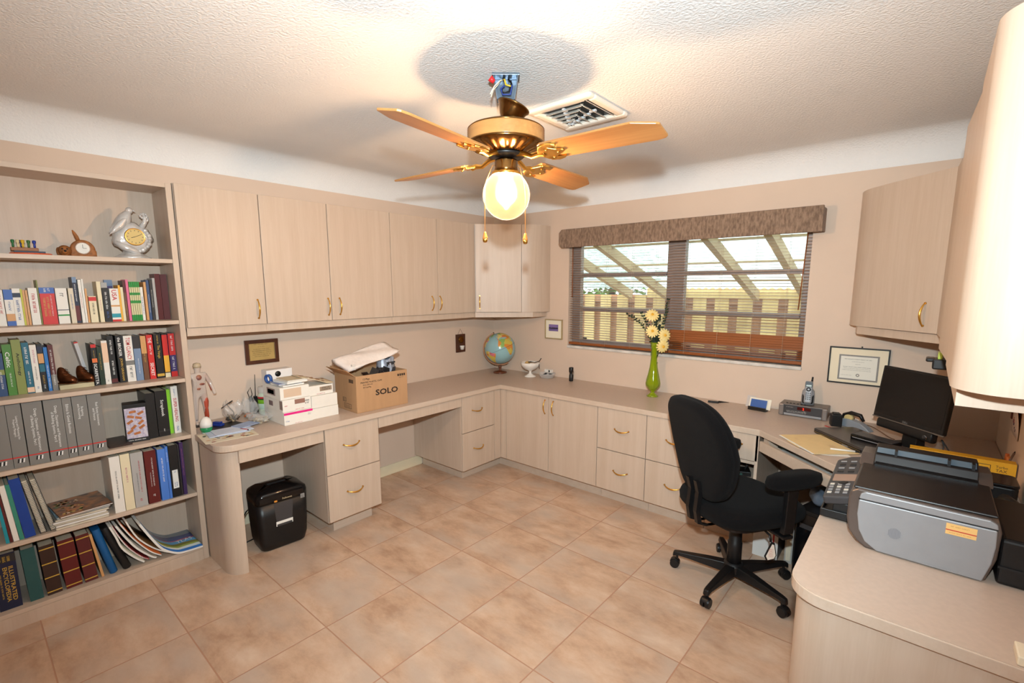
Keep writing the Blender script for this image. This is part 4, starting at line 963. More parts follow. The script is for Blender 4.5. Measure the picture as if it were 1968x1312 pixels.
# papers
t = thing('folder', 'flat black folder lying under the envelopes on the left desk', 'folder', (.24, -2.585, ZD), .25)
MB().box(-.07, -.10, 0, .07, .10, .003).build('cover', BLACK, t)
t = thing('leaflet', 'coloured catalogue page under the envelopes at the rounded desk end', 'leaflet', (.44, -2.625, ZD), -.10)
MB().box(-.11, -.135, 0, .10, .12, .002).build('sheet', PAGES, t)
r = random.Random(2); a = MB()
for k in range(40):
    a.mat(r.randrange(4)); x, y = r.uniform(-.1, .085), r.uniform(-.125, .1); a.raw([(x, y, .0026), (x+r.uniform(.008, .02), y, .0026), (x+.014, y+r.uniform(.01, .025), .0026), (x, y+.015, .0026)], [(0, 1, 2, 3)])
a.build('pictures', [plain((190, 130, 60), .4), plain((70, 60, 50), .4), plain((200, 170, 90), .4), plain((150, 60, 40), .4)], t)
for k, (x, y, rz, col, lb) in enumerate(((.385, -2.615, -.14, (196, 206, 226), 'lower pale blue envelope on the coloured catalogue page'), (.375, -2.59, -.05, (206, 214, 230), 'upper pale blue envelope, top of the paper pile'), (.33, -2.50, .35, (160, 176, 206), 'small blue-grey card sticking out right of the envelopes'))):
    t = thing('envelope', lb, 'envelope', (x, y, ZD+.004+k*.0035), rz, 'loose envelopes')
    w_, l_ = ((.062, .10), (.065, .095), (.045, .06))[k]
    MB().box(-w_, -l_, 0, w_, l_, .003).build('paper', plain(col, .6), t)
    MB().raw([(-w_, -l_, .0033), (w_, -l_, .0033), (0, l_*.2, .0035)], [(0, 1, 2)]).build('flap', plain(tuple(q-8 for q in col), .6), t)
t = thing('red_pen', 'short red pen on the catalogue page', 'pen', (.415, -2.54, ZD+.004), .3); MB().cyl((-.03, 0, .005), (.03, 0, .005), .004, n=8).build('barrel', INKR, t); MB().cyl((.03, 0, .005), (.042, 0, .005), .004, .001, n=8).build('tip', BLACK, t)
# plastic bags with small hardware
BAG = film('bag_film', (.86, .82, .78, 1), .30, .08)
def bag(lb, x, y, sx, sy, h, seed, cols):
    t = thing('plastic_bag', lb, 'bag', (x, y, ZD+.001), 0, None)
    r = random.Random(seed); ph = [r.random()*6 for _ in range(9)]
    def fn(u, v):
        a = 2*PI*u; rr = math.sin(PI*min(v*.72+.06, .98))
        k = 1+.16*math.sin(3*a+ph[0]+4*v)+.10*math.sin(7*a+ph[1]-6*v)+.05*math.sin(15*a+ph[2]+9*v)
        return (sx*rr*k*math.cos(a), sy*rr*k*math.sin(a), h*v*(1+.12*math.sin(2*a+ph[3]+5*v)+.06*math.sin(11*a)))
    MB().sheet(fn, 44, 16).build('film', BAG, t)
    c = MB()
    for k in range(26):
        a = r.random()*2*PI; q = math.sqrt(r.random())*.62; p = (sx*q*math.cos(a), sy*q*math.sin(a), .006+r.random()*h*.22)
        c.mat(r.randrange(len(cols))); c.T = tr(*p) @ rot('Z', r.random()*6) @ rot('Y', r.random()*3)
        if k % 3: c.cyl((-.010, 0, 0), (.010, 0, 0), r.uniform(.003, .007), n=8)
        else: c.box(-.012, -.008, -.004, .012, .008, .004)
    c.build('contents', [plain(q, .35) for q in cols], t)
    return t
bag('clear plastic bag of small brass and dark hardware, left of the green jar', .13, -2.50, .06, .055, .115, 4, ((120, 92, 60), (70, 60, 52), (160, 140, 110), (50, 46, 44)))
bag('clear plastic bag with light fittings and an orange piece, beside the hardware bag', .14, -2.405, .048, .045, .12, 9, ((190, 180, 170), (200, 110, 60), (90, 84, 80), (214, 206, 200)))
bag('flat crumpled clear wrapper in front of the green jar', .29, -2.405, .10, .058, .055, 14, ((190, 176, 150), (170, 160, 140), (200, 190, 160)))
t = thing('cable_loop', 'loop of thin black cable sticking out of the hardware bag', 'cable', (.10, -2.52, ZD+.08)); MB().tube([(.01+.028*math.cos(a), .03*math.sin(a), .022+.02*math.sin(a*1.0+.5)) for a in [2*PI*k/20 for k in range(20)]] + [(.02, .03, -.03), (.02, .03, -.075)], .0028, 6).build('cord', BLACK, t)
# radio, jar
t = thing('walkie_talkie', 'black handheld radio with a long thin antenna behind the green jar', 'radio', (.05, -2.345, ZD))
MB().box(-.015, -.025, 0, .015, .025, .105).box(-.013, .004, .105, .013, .022, .115).build('body', BLACK, t, bevel=.006, seg=3)
MB().cyl((0, .014, .113), (0, .020, .255), .0028, .0018, 8).build('antenna', RUBBER, t)
MB().cyl((0, -.012, .104), (0, -.012, .118), .006, n=10).build('knob', BLACK, t)
MB().tube([(0, -.02, .10), (-.004, -.03, .145), (0, -.012, .175), (.004, -.006, .13), (.0, -.02, .09)], .0022, 6).build('wrist_strap', RUBBER, t)
for k in range(4): MB().box(.0145, -.016, .07+k*.007, .0158, .016, .073+k*.007).build('speaker_slot', RUBBER, t)
t = thing('supplement_jar', 'round clear jar with a green and red label among the bags', 'jar', (.115, -2.30, ZD))
MB().lathe([(.0001, 0), (.036, .001), (.040, .008), (.040, .125), (.034, .138), (.034, .145)], n=24).build('body', M('jar_plastic', srgb(206, 214, 190), .15, noise=.05, nscale=10), t)
for a, c, col in ((.04, .075, (186, 206, 190)), (.075, .10, (120, 176, 40)), (.10, .108, (30, 60, 36)), (.108, .120, (190, 50, 56))):
    MB().lathe([(.0404, a), (.0408, a+.0005), (.0408, c-.0005), (.0404, c)], n=24, caps=False).build('label_band', plain(col, .4), t)
MB().lathe([(.036, .143), (.037, .146), (.037, .176), (.034, .181), (.0001, .181)], n=24).build('lid', film('lid_film', (.86, .78, .72, 1), .55), t)
# toner boxes
TONW = M('toner_carton', srgb(236, 230, 220), .55, noise=.03, nscale=20)
def carton(lb, x0, x1, y0, y1, z0, h, cols=(), prints=(), rz=0):
    t = thing('toner_box', lb, 'box', ((x0+x1)/2, (y0+y1)/2, z0), rz, 'toner boxes'); hx, hy = (x1-x0)/2, (y1-y0)/2-.0008
    MB().box(-hx, -hy, 0, hx, hy, h-.001).build('carton', TONW, t, bevel=.001)
    for (f, u0, u1, z_0, z_1, col) in cols:
        b_ = MB()
        if f == 'f': b_.box(hx, -hy+u0*2*hy, z_0*h, hx+.0006, -hy+u1*2*hy, z_1*h)
        elif f == 'l': b_.box(-hx+u0*2*hx, -hy-.0006, z_0*h, -hx+u1*2*hx, -hy, z_1*h)
        b_.build('print_panel', plain(col, .5), t)
    if prints:
        a = MB(); ms = [INKB, INKR, INKBL]
        for (f, u, z_, w_, hh, ci, rows) in prints:
            a.mat(ci)
            if f == 'f': scribble(a, (hx+.0007, -hy+u*2*hy, z_*h), (0, 1, 0), (0, 0, 1), w_, hh, rows, int(u*100)+ci)
            else: scribble(a, (-hx+u*2*hx, -hy-.0007, z_*h), (1, 0, 0), (0, 0, 1), w_, hh, rows, int(u*100)+ci)
        a.build('printing', ms, t)
    return t
carton('white toner box with a magenta stripe, bottom of the left stack', .275, .498, -2.349, -2.173, ZD, .079, [('f', 0, 1, .78, .95, (226, 40, 130))], [('f', .12, .3, .025, .012, 2, 1), ('f', .88, .6, .02, .014, 0, 2), ('f', .5, .08, .05, .006, 1, 1)])
carton('white toner box with a dark picture strip, middle of the left stack', .275, .495, -2.352, -2.178, ZD+.0795, .075, [('f', .42, .78, .55, .92, (150, 110, 96)), ('l', .15, .4, .3, .7, (120, 96, 96)), ('l', .82, 1, .2, .9, (140, 120, 110))], [('f', .12, .5, .02, .01, 1, 1), ('f', .6, .12, .06, .008, 1, 1), ('f', .86, .6, .03, .03, 0, 2)])
carton('white toner box with a tan square label, top of the left stack', .27, .492, -2.36, -2.184, ZD+.155, .074, [('f', .12, .72, .18, .86, (214, 186, 160)), ('l', .18, .7, .25, .8, (150, 130, 126)), ('l', .24, .62, .34, .7, (226, 216, 206))])
carton('plain cream carton, bottom of the right stack beside the printed carton', .30, .488, -2.171, -1.998, ZD, .067)
carton('plain cream carton, second in the right stack', .298, .486, -2.172, -2.0, ZD+.0675, .078)
carton('white toner box with a small phone picture, top of the right stack', .285, .475, -2.181, -2.02, ZD+.146, .062, [('f', .45, .95, .35, .8, (160, 140, 120))], [('f', .7, .58, .06, .022, 0, 2), ('f', .5, .12, .06, .008, 1, 1)])
zz = ZD+.2295
for k, (col, lb, dx, dy, rz, h) in enumerate((((206, 196, 186), 'lowest booklet of the pile on the left toner stack', .40, -2.27, .06, .010), ((110, 130, 180), 'blue edged booklet on the left toner stack', .39, -2.275, -.08, .006), ((232, 226, 216), 'thick white pad on top of the left toner stack', .41, -2.255, .12, .014), ((206, 190, 160), 'thin cream booklet, top of the pile on the toner boxes', .41, -2.24, .02, .006))):
    t = thing('booklet', lb, 'booklet', (dx, dy, zz), rz, 'booklets on the toner boxes')
    MB().box(-.075, -.068, .0006, .075, .062, h-.0006).build('pages', WHITEP, t); MB().box(-.077, -.07, h-.0006, .077, .064, h).box(-.077, -.07, 0, .077, .064, .0006).build('cover', plain(col, .5), t)
    zz += h+.0002
ZB = zz
t = thing('tape_roll_box', 'white square box with a round dark hole standing behind the booklets', 'box', (.20, -2.24, ZD))
MB().box(-.04, -.085, 0, .035, .075, .30).build('carton', plain((236, 230, 226), .5), t, bevel=.002)
cy = MB(); cy.T = tr(.0352, -.015, .272) @ rot('Y', PI/2); cy.lathe([(.0001, .0004), (.018, .0004), (.018, 0)], n=20); cy.build('hole', BLACK, t)
t = thing('blue_tape', 'ring of blue tape leaning behind the left toner stack', 'tape', (.285, -2.335, ZD+.2295)); cy = MB(); cy.T = tr(0, 0, .028) @ rot('X', PI/2) @ rot('Y', .3); cy.lathe([(.018, -.008), (.028, -.008), (.028, .008), (.018, .008), (.018, -.008)], n=20, caps=False); cy.build('roll', INKBL, t)
t = thing('open_magazine', 'thin tan magazine draped across the tops of both toner stacks', 'magazine', (.41, -2.12, ZD+.2085))
def drape(u, v):
    y = -.10+u*.20; z = .062 - .042*min(1, max(0, (u)/.75))-.010*v*u + .004*math.sin(5*u); return (-.07+v*.15, y, z)
MB().sheet(drape, 12, 4).build('pages', plain((214, 196, 166), .5), t, solid=.003)
a = MB()
for k in range(14):
    u = .1+.8*rnd.random(); v = .1+.7*rnd.random(); p = drape(u, v); a.box(p[0], p[1], p[2]+.002, p[0]+.02, p[1]+.012, p[2]+.0035)
a.build('pictures', plain((150, 110, 80), .5), t)

# printed carton with its contents
t = thing('carton', 'open brown cardboard carton printed SOLO, full of packaging', 'box', (.441, -1.716, ZD), math.radians(-1.5))
hx, hy, hh = .139, .196, .245; b_ = MB(); th = .004
b_.box(-hx, -hy, 0, hx, hy, th).box(hx-th, -hy, th, hx, hy, hh).box(-hx, -hy, th, -hx+th, hy, hh).box(-hx+th, -hy, th, hx-th, -hy+th, hh).box(-hx+th, hy-th, th, hx-th, hy, hh)
b_.build('walls', CARD, t, bevel=.001)
fl_ = MB(); fl_.T = tr(0, -hy, hh) @ rot('X', math.radians(-38)); fl_.box(-hx+.004, -.075, -.003, hx-.004, 0, 0); fl_.build('flap', CARD, t)
fl_ = MB(); fl_.T = tr(-hx, 0, hh) @ rot('Y', math.radians(20)); fl_.box(-.09, -hy+.01, -.003, 0, hy-.01, 0); fl_.build('flap', CARD, t)
a = MB()
letter(a, 'SOLO', (hx, .03, .118), (0, 1, 0), (0, 0, 1), .175, .040, .0008, False, bold=.03)
letter(a, '12 Pkgs.', (hx, -.12, .218), (0, 1, 0), (0, 0, 1), .075, .016, .0008, bold=.015)
letter(a, 'PRINTED PLASTIC CUPS', (hx, -.085, .198), (0, 1, 0), (0, 0, 1), .16, .011, .0008, bold=.015)
letter(a, '18 oz. (532 ml.)', (hx, -.112, .181), (0, 1, 0), (0, 0, 1), .095, .011, .0008, bold=.015)
letter(a, '20 Cups/Pkg.', (hx, -.117, .164), (0, 1, 0), (0, 0, 1), .085, .011, .0008, bold=.015)
for u, w_, f in ((.148, .06, 0),):
    for q in range(4): a.box(hx, u-.03+q*.0165, .206, hx+.0008, u-.03+q*.0165+.012, .222)
    scribble(a, (hx, u, .196), (0, 1, 0), (0, 0, 1), .04, .008, 1, 4, .0008)
for x0, z0 in ((.07, .195),):
    for q in range(4): a.box(x0-.02+q*.014, -hy-.0008, z0, x0-.02+q*.014+.010, -hy, z0+.024)
for x0, z0, w_, h_ in ((.02, .018, .09, .03), (-.02, .06, .04, .026)):
    a.box(x0-w_/2, -hy-.0006, z0, x0+w_/2, -hy, z0+.002); a.box(x0-w_/2, -hy-.0006, z0+h_, x0+w_/2, -hy, z0+h_+.002); a.box(x0-w_/2, -hy-.0006, z0, x0-w_/2+.002, -hy, z0+h_); a.box(x0+w_/2, -hy-.0006, z0, x0+w_/2+.002, -hy, z0+h_+.002)
    scribble(a, (x0, -hy, z0+h_/2), (1, 0, 0), (0, 0, 1), w_*.8, h_*.7, 3, int(z0*100), .0008)
a.build('printing', M('carton_ink', srgb(52, 40, 34), .6, noise=.1, nscale=50), t)
# contents
t = thing('padded_envelope', 'large folded white padded sheet lying across the open carton', 'envelope', (.43, -1.73, 1.03))
rings = []
for i in range(15):
    u = i/14; y = -.205+u*.41; ztop = .005+.085*u
    ring = []
    for k in range(20):
        a_ = 2*PI*k/20; w_ = .085*(1-.12*abs(2*u-1)**3); hgt = (.020+.006*math.sin(9*u))*(1-.55*u)
        x = w_*math.cos(a_); z = hgt*math.sin(a_) - .35*x + .006*math.sin(3*a_+7*u)
        ring.append((x-.02*u, y+.02*math.cos(a_), ztop+z+.02))
    rings.append(ring)
MB().loft(rings).build('sheet', M('bubble_wrap_white', srgb(240, 228, 220), .45, noise=.08, nscale=30, bump=.5, bscale=60), t)
a = MB(); 
for k in range(5): a.tube([(.085-.004*k, -.20+.01*k, .0+.008*k), (.07, -.17, .004+.008*k), (.09, -.15, .0+.008*k)], .002, 4)
a.build('folded_edge', WHITEP, t)
t = thing('crumpled_bag', 'silver grey printed bag poking out of the right side of the carton', 'bag', (.44, -1.60, .93))
rr = random.Random(8)
def cb_(u, v):
    a_ = 2*PI*u; k = 1+.12*math.sin(5*a_+3*v)+.08*math.sin(11*a_)
    return (.07*k*math.cos(a_)*(1-.2*v), .062*k*math.sin(a_)*(1-.1*v), .145*v+.012*math.sin(4*a_)*v)
MB().sheet(cb_, 32, 8).build('film', M('silver_bag', srgb(170, 176, 190), .35, .2, noise=.25, nscale=30), t)
a = MB(); 
for k in range(6): a.box(.062, -.03+k*.012, .09+.01*(k % 3), .066, -.022+k*.012, .12)
a.build('printing', INKB, t)
t = thing('packing_filler', 'dark plastic sleeves crammed in the front of the carton', 'packaging', (.50, -1.69, .93))
a = MB()
for k in range(9): a.T = tr(rr.uniform(-.03, .03), -.06+k*.016, rr.uniform(-.01, .01)) @ rot('X', rr.uniform(-.6, .6)) @ rot('Y', rr.uniform(-.4, .4)); a.box(-.045, -.002, 0, .045, .002, .085)
a.build('sleeves', M('dark_sleeve', srgb(58, 54, 54), .3, noise=.4, nscale=30), t)
t = thing('paper_shredder', 'black paper shredder standing in the left knee hole', 'shredder', (.40, -2.385, 0), math.radians(-4))
def rr2(hx, hy, r_, n=5, dx=0): return [(hx-r_+dx+r_*math.cos(a), hy-r_+r_*math.sin(a)) for a in [PI/2*k/n for k in range(n+1)]] + [(-hx+r_+dx+r_*math.cos(a), hy-r_+r_*math.sin(a)) for a in [PI/2+PI/2*k/n for k in range(n+1)]] + [(-hx+r_+dx+r_*math.cos(a), -hy+r_+r_*math.sin(a)) for a in [PI+PI/2*k/n for k in range(n+1)]] + [(hx-r_+dx+r_*math.cos(a), -hy+r_+r_*math.sin(a)) for a in [1.5*PI+PI/2*k/n for k in range(n+1)]]
MB().loft([[(x, y, z) for x, y in rr2(hx, hy, .035)] for hx, hy, z in ((.080, .118, .003), (.088, .128, .012), (.098, .138, .06), (.104, .144, .20), (.106, .146, .300))], True).build('bin', BLACK, t)
def dome(hx, hy, z): return [(x, y, z + .028*(1-(y/.15)**2) if z > .33 else z) for x, y in rr2(hx, hy, .035)]
MB().loft([dome(.107, .147, .302), dome(.108, .148, .332), dome(.104, .144, .352), dome(.085, .125, .360), dome(.02, .06, .360)], True).build('head', BLACKG, t)
MB().box(-.012, -.052, .383, .006, .052, .3895).build('paper_slot', RUBBER, t)
wb = MB(); wb.sheet(lambda u, v: (.1035+.003*v, -.055+.11*u+(.012*(1-v))*(1-2*u), .15+.145*v), 8, 4); wb.build('bin_window', film('smoked_window', (.05, .05, .055, 1), .93, .1), t)
wf = MB(); wf.sheet(lambda u, v: (.1025+.003*v, -.048+.096*u, .15+.03*v), 6, 2); wf.build('shredded_paper', WHITEP, t)
a = MB(); letter(a, 'Fellowes', (.109, .022, .318), (0, 1, 0), (0, 0, 1), .055, .014, .001); a.build('brand_mark', plain((214, 190, 150), .3), t)
MB().box(.105, -.052, .306, .112, -.035, .316).build('indicator', M('amber_button', srgb(230, 150, 60), .3, noise=.05, nscale=10), t, bevel=.002)
a = MB(); a.box(.1065, .100, .285, .1075, .124, .312); a.build('sticker', plain((150, 146, 142), .5), t); a = MB(); scribble(a, (.1078, .112, .298), (0, 1, 0), (0, 0, 1), .018, .02, 3, 2); a.build('sticker_print', INKB, t)
MB().tube([(-.104, -.10, .24), (-.13, -.14, .20), (-.17, -.17, .12), (-.19, -.18, .05), (-.17, -.18, .012), (-.12, -.16, .006), (-.14, -.10, .006)], .004, 6).build('power_cord', BLACK, t)
t = thing('power_strip', 'grey power strip on the floor behind the shredder', 'power strip', (.17, -2.58, 0)); MB().box(-.03, -.04, 0, .03, .05, .03).build('body', plain((186, 182, 176), .4), t, bevel=.004); MB().box(-.012, -.02, .03, .012, .01, .055).build('plug', BLACK, t, bevel=.003)
# ------------------------------------------------------------------ back counter
CR = Vector((.7615, .6481, 0))
OCEAN = M('globe_ocean', srgb(150, 190, 196), .2, noise=.08, nscale=8, coat=.4)
mland, nt, b = new_mat('globe_countries'); N = nt.nodes; L = nt.links
tc = N.new('ShaderNodeTexCoord'); vo = N.new('ShaderNodeTexVoronoi'); vo.inputs['Scale'].default_value = 17; L.new(tc.outputs['Object'], vo.inputs['Vector'])
sp = N.new('ShaderNodeSeparateColor'); L.new(vo.outputs['Color'], sp.inputs[0]); cr = N.new('ShaderNodeValToRGB'); cr.color_ramp.interpolation = 'CONSTANT'
el = cr.color_ramp.elements; el[0].color = srgb(206, 186, 84); el[1].position = .25; el[1].color = srgb(216, 140, 60)
for p_, c_ in ((.45, (140, 176, 96)), (.65, (214, 120, 130)), (.8, (226, 200, 120))): k = el.new(p_); k.color = srgb(*c_)
L.new(sp.outputs[0], cr.inputs['Fac']); L.new(cr.outputs['Color'], b.inputs['Base Color']); b.inputs['Roughness'].default_value = .25
t = thing('desk_globe', 'world globe with a wooden arc stand in the room corner', 'globe', (.258, -.20, ZD))
GC = Vector((0, 0, .237)); GR = .148
up = Vector((0, 0, 1)); ax = (up*math.cos(math.radians(22)) - CR*math.sin(math.radians(22))).normalized()
to = Vector((.6481, -.7615, 0)); e2 = ax.cross(to).normalized(); e1 = e2.cross(ax).normalized()
def geo(lon, lat, r_=GR*1.004):
    lo, la = math.radians(lon+18), math.radians(lat)
    v = (e1*math.cos(lo) + e2*math.sin(lo))*math.cos(la) + ax*math.sin(la)
    return GC + v*r_
MB().ball(tuple(GC), GR, n=40, m=24).build('sphere', OCEAN, t)
CONT = [[(-80,8),(-72,12),(-60,9),(-50,1),(-35,-6),(-39,-15),(-48,-26),(-57,-36),(-65,-45),(-69,-54),(-75,-50),(-72,-30),(-70,-18),(-81,-5)],
[(-17,15),(-10,30),(-5,36),(10,37),(20,32),(33,31),(43,12),(51,11),(40,-5),(35,-22),(27,-34),(18,-34),(12,-17),(9,0),(5,5),(-8,5)],
[(-9,37),(-9,43),(-2,44),(-4,48),(5,53),(8,57),(5,60),(12,66),(25,71),(45,68),(70,73),(70,50),(66,25),(56,27),(50,30),(58,22),(45,13),(35,28),(36,36),(27,38),(22,40),(14,41),(8,44),(0,40),(-5,36)],
[(-168,66),(-125,70),(-95,72),(-80,68),(-65,60),(-55,52),(-66,45),(-75,38),(-81,26),(-97,26),(-97,18),(-87,21),(-83,9),(-95,16),(-106,23),(-117,32),(-124,42),(-130,54),(-150,60)],
[(-45,60),(-22,70),(-20,80),(-55,82),(-68,77),(-52,68)], [(-6,50),(1,51),(-2,58),(-6,57)]]
g = bmesh.new()
for poly in CONT:
    vs = [g.verts.new((x, y, 0)) for x, y in poly]; g.faces.new(vs)
bmesh.ops.triangulate(g, faces=g.faces)
for _ in range(5):
    le = [e for e in g.edges if (e.verts[0].co-e.verts[1].co).length > 6]
    if not le: break
    bmesh.ops.subdivide_edges(g, edges=le, cuts=1); bmesh.ops.triangulate(g, faces=g.faces)
for v in g.verts: v.co = geo(v.co.x, v.co.y)
q = MB(); q.bm.free(); q.bm = g; q.build('continents', mland, t)
q = MB(); q.tube([tuple(geo(lo, 0, GR*1.003)) for lo in range(-180, 181, 6)], .0012, 4); q.build('equator_line', INKB, t)
q = MB(); pts_ = []
for k in range(25):
    a = math.radians(112 + (300-112)*k/24); d = CR*math.cos(a) + up*math.sin(a); pts_.append(d)
q.loft([[tuple(GC + d*(GR+.004) + to*.008), tuple(GC + d*(GR+.014) + to*.008), tuple(GC + d*(GR+.014) - to*.008), tuple(GC + d*(GR+.004) - to*.008)] for d in pts_], False); q.build('meridian_arc', wood_mat('globe_arc_wood', srgb(176, 120, 76), srgb(150, 96, 60), .35, scale=30), t)
q = MB(); q.cyl(tuple(GC+ax*(GR-.004)), tuple(GC+ax*(GR+.018)), .005, n=10); q.cyl(tuple(GC-ax*(GR-.004)), tuple(GC-ax*(GR+.018)), .005, n=10); q.build('axis_pin', DBRASS, t)
q = MB(); q.lathe([(.062, 0), (.066, .006), (.062, .014), (.030, .019), (.012, .026), (.010, .045), (.016, .058), (.014, .078)], n=28); q.build('foot', wood_mat('globe_foot_wood', srgb(110, 60, 34), srgb(84, 44, 26), .3, scale=20), t)
# small frame on the back wall
FBW = frame((0, 0, 0), (1, 0, 0), (0, -1, 0))
t = wall_frame('picture_frame', 'small cream framed picture of a purple dusk skyline, left of the window', 'picture', FBW, .654, .848, 1.096, 1.276, .010, .016, M('champagne_frame', srgb(186, 166, 126), .4, .3, noise=.1, nscale=40), plain((236, 228, 208), .6))
q = onto(t, MB()); q.T = q.T @ FBW; q.box(.697, .009, 1.168, .802, .0105, 1.229); q.build('photograph', M('dusk_sky', srgb(140, 116, 170), .4, noise=.4, nscale=14, stretch=(.4, 1, 3), col2=srgb(96, 84, 140)), t)
q = onto(t, MB()); q.T = q.T @ FBW; q.box(.697, .0105, 1.190, .802, .0112, 1.197)
for k in range(14): q.box(.70+k*.0072, .0105, 1.197, .705+k*.0072, .0112, 1.198+.006*rnd.random())
q.build('skyline', INKB, t)
q = onto(t, MB()); q.T = q.T @ FBW; scribble(q, (.75, .0098, 1.142), (1, 0, 0), (0, 0, 1), .05, .006, 1, 3); q.build('caption', plain((150, 140, 130), .6), t)
# milk glass bowl, tray, torch
MILK = M('milk_glass', srgb(238, 232, 224), .15, noise=.02, nscale=10, coat=.5)
t = thing('pedestal_bowl', 'white milk-glass pedestal bowl filled with odds and ends', 'bowl', (.598, -.158, ZD))
MB().lathe([(.054, 0), (.055, .004), (.035, .014), (.013, .03), (.011, .045), (.018, .056), (.055, .072), (.082, .100), (.089, .132), (.086, .133), (.078, .102), (.05, .078), (.0001, .070)], n=32, fn=lambda a, z: 1+(.02*math.sin(12*a) if z > .06 else 0)).build('bowl', MILK, t)
q = thing('spectacles', 'dark glasses lying on top of the white bowl', 'glasses', (.62, -.15, ZD+.126)); g = MB()
g.tube([(-.05, -.01, .006), (-.01, -.02, .014), (.03, -.01, .008), (.055, .03, .02), (.06, .05, .045)], .0035, 6); g.tube([(-.03, -.03, .01), (.01, -.035, .012), (.02, -.02, .012), (-.02, -.012, .012), (-.03, -.03, .01)], .003, 6); g.tube([(.09, -.02, .0), (.093, -.02, -.04)], .003, 6); g.build('frame', BLACK, q)
q = thing('tan_tag', 'tan leather tag heaped in the left of the white bowl', 'tag', (.565, -.165, ZD+.112)); g = MB(); g.T = rot('X', .3) @ rot('Y', -.25); g.box(-.035, -.025, 0, .03, .025, .012); g.ball((.0, .01, .014), .02, (1.2, .8, .6)); g.build('leather', plain((206, 170, 110), .6), q, bevel=.004)
t = thing('clear_tray', 'round clear plastic tray of black cable ends beside the white bowl', 'tray', (.752, -.105, ZD))
MB().lathe([(.058, 0), (.062, .003), (.074, .030), (.077, .042), (.075, .042), (.060, .006), (.0001, .004)], n=28).build('tray', film('tray_plastic', (.9, .88, .86, 1), .35), t)
g = MB(); r = random.Random(21)
for k in range(26):
    a = r.random()*6.28; q_ = .045*math.sqrt(r.random()); p = Vector((q_*math.cos(a), q_*math.sin(a), .010+r.random()*.022)); d = Vector((r.uniform(-1, 1), r.uniform(-1, 1), r.uniform(-.3, .3))).normalized()*.014
    g.cyl(tuple(p-d), tuple(p+d), r.uniform(.003, .006), n=6)
g.build('contents', RUBBER, t)
t = thing('charger_plug', 'small white charger with a black pin resting on the clear tray', 'charger', (.752, -.075, ZD+.043)); MB().box(-.04, -.02, 0, .035, .02, .03).build('body', plain((232, 228, 222), .35), t, bevel=.004); MB().box(.012, -.024, .008, .024, -.019, .026).build('socket', BLACK, t)
t = thing('torch', 'slim black torch standing upright on the back counter', 'torch', (1.011, -.098, ZD))
MB().lathe([(.017, 0), (.018, .004), (.018, .055), (.015, .06), (.015, .075), (.020, .085), (.020, .118), (.017, .122), (.0001, .122)], n=18).build('barrel', BLACK, t)
MB().tube([(.016, -.01, .11), (.034, -.012, .085), (.030, -.012, .03), (.016, -.012, .012)], .002, 5).build('wrist_cord', RUBBER, t)
# vase with flowers
VG = M('green_glass', srgb(150, 170, 10), .06, alpha=.66, spec=.8, coat=.6, noise=.1, nscale=6)
t = thing('vase', 'tall green glass bud vase on the counter in front of the window', 'vase', (1.814, -.19, ZD))
prof = [(.041, 0), (.042, .004), (.030, .014), (.012, .030), (.012, .036), (.030, .055), (.050, .082), (.054, .100), (.050, .125), (.038, .175), (.028, .225), (.023, .28), (.021, .33), (.023, .375), (.028, .41)]
MB().lathe(prof, n=32, caps=False, fn=lambda a, z: 1+.02*math.sin(10*a)*(z > .06)).build('glass', VG, t, solid=.003)
STEM = M('flower_stem', srgb(60, 84, 40), .6, noise=.2, nscale=30)
DKLEAF = M('dark_foliage', srgb(46, 58, 44), .55, noise=.3, nscale=30)
PETAL = M('cream_petal', srgb(246, 226, 160), .6, noise=.12, nscale=30, col2=srgb(240, 206, 120))
def ofs(du, z, d=0): return Vector((CR.x*du + to.x*d, CR.y*du + to.y*d, z-ZD))
def flower(lb, du, z, d, rr_, tilt):
    c = ofs(du, z, d); t_ = thing('silk_flower', lb, 'flower', tuple(Vector((1.814, -.19, ZD))+c), 0, 'cream silk flowers')
    base = ofs(0, ZD+.22)-c
    Nrm = (to*.9 + up*tilt + CR*(du*3)).normalized(); u1 = Nrm.orthogonal().normalized(); v1 = Nrm.cross(u1)
    p = MB()
    for ring, (n_, l_, lift) in enumerate(((14, rr_, .0), (11, rr_*.78, .010), (8, rr_*.5, .016))):
        for k in range(n_):
            a = 2*PI*(k+.4*ring)/n_; dd = u1*math.cos(a)+v1*math.sin(a); s_ = Nrm.cross(dd)
            P0 = Nrm*(.002+lift*.4); P1 = dd*l_*.55 + Nrm*(lift+.006); P2 = dd*l_ + Nrm*(lift-.002); w_ = l_*.19
            p.raw([tuple(P0-s_*w_*.3), tuple(P0+s_*w_*.3), tuple(P1+s_*w_), tuple(P2+s_*w_*.5), tuple(P2-s_*w_*.5), tuple(P1-s_*w_)], [(0, 1, 2, 5), (5, 2, 3, 4)], True)
    p.build('petals', PETAL, t_)
    MB().ball(tuple(Nrm*.014), .011, (1, 1, 1)).build('centre', plain((226, 170, 50), .7), t_)
    MB().tube([tuple(-Nrm*.004), tuple(base*.35 - Nrm*.02), tuple(base)], .0022, 5).build('stem', STEM, t_)
flower('topmost cream flower in the green vase', -.032, 1.362, .02, .050, .5)
flower('left cream flower of the middle pair in the green vase', -.030, 1.245, .03, .047, .2)
flower('right cream flower of the middle pair in the green vase', .060, 1.215, .03, .050, .1)
flower('lowest cream flower, hanging over the vase rim', .048, 1.135, .04, .050, -.1)
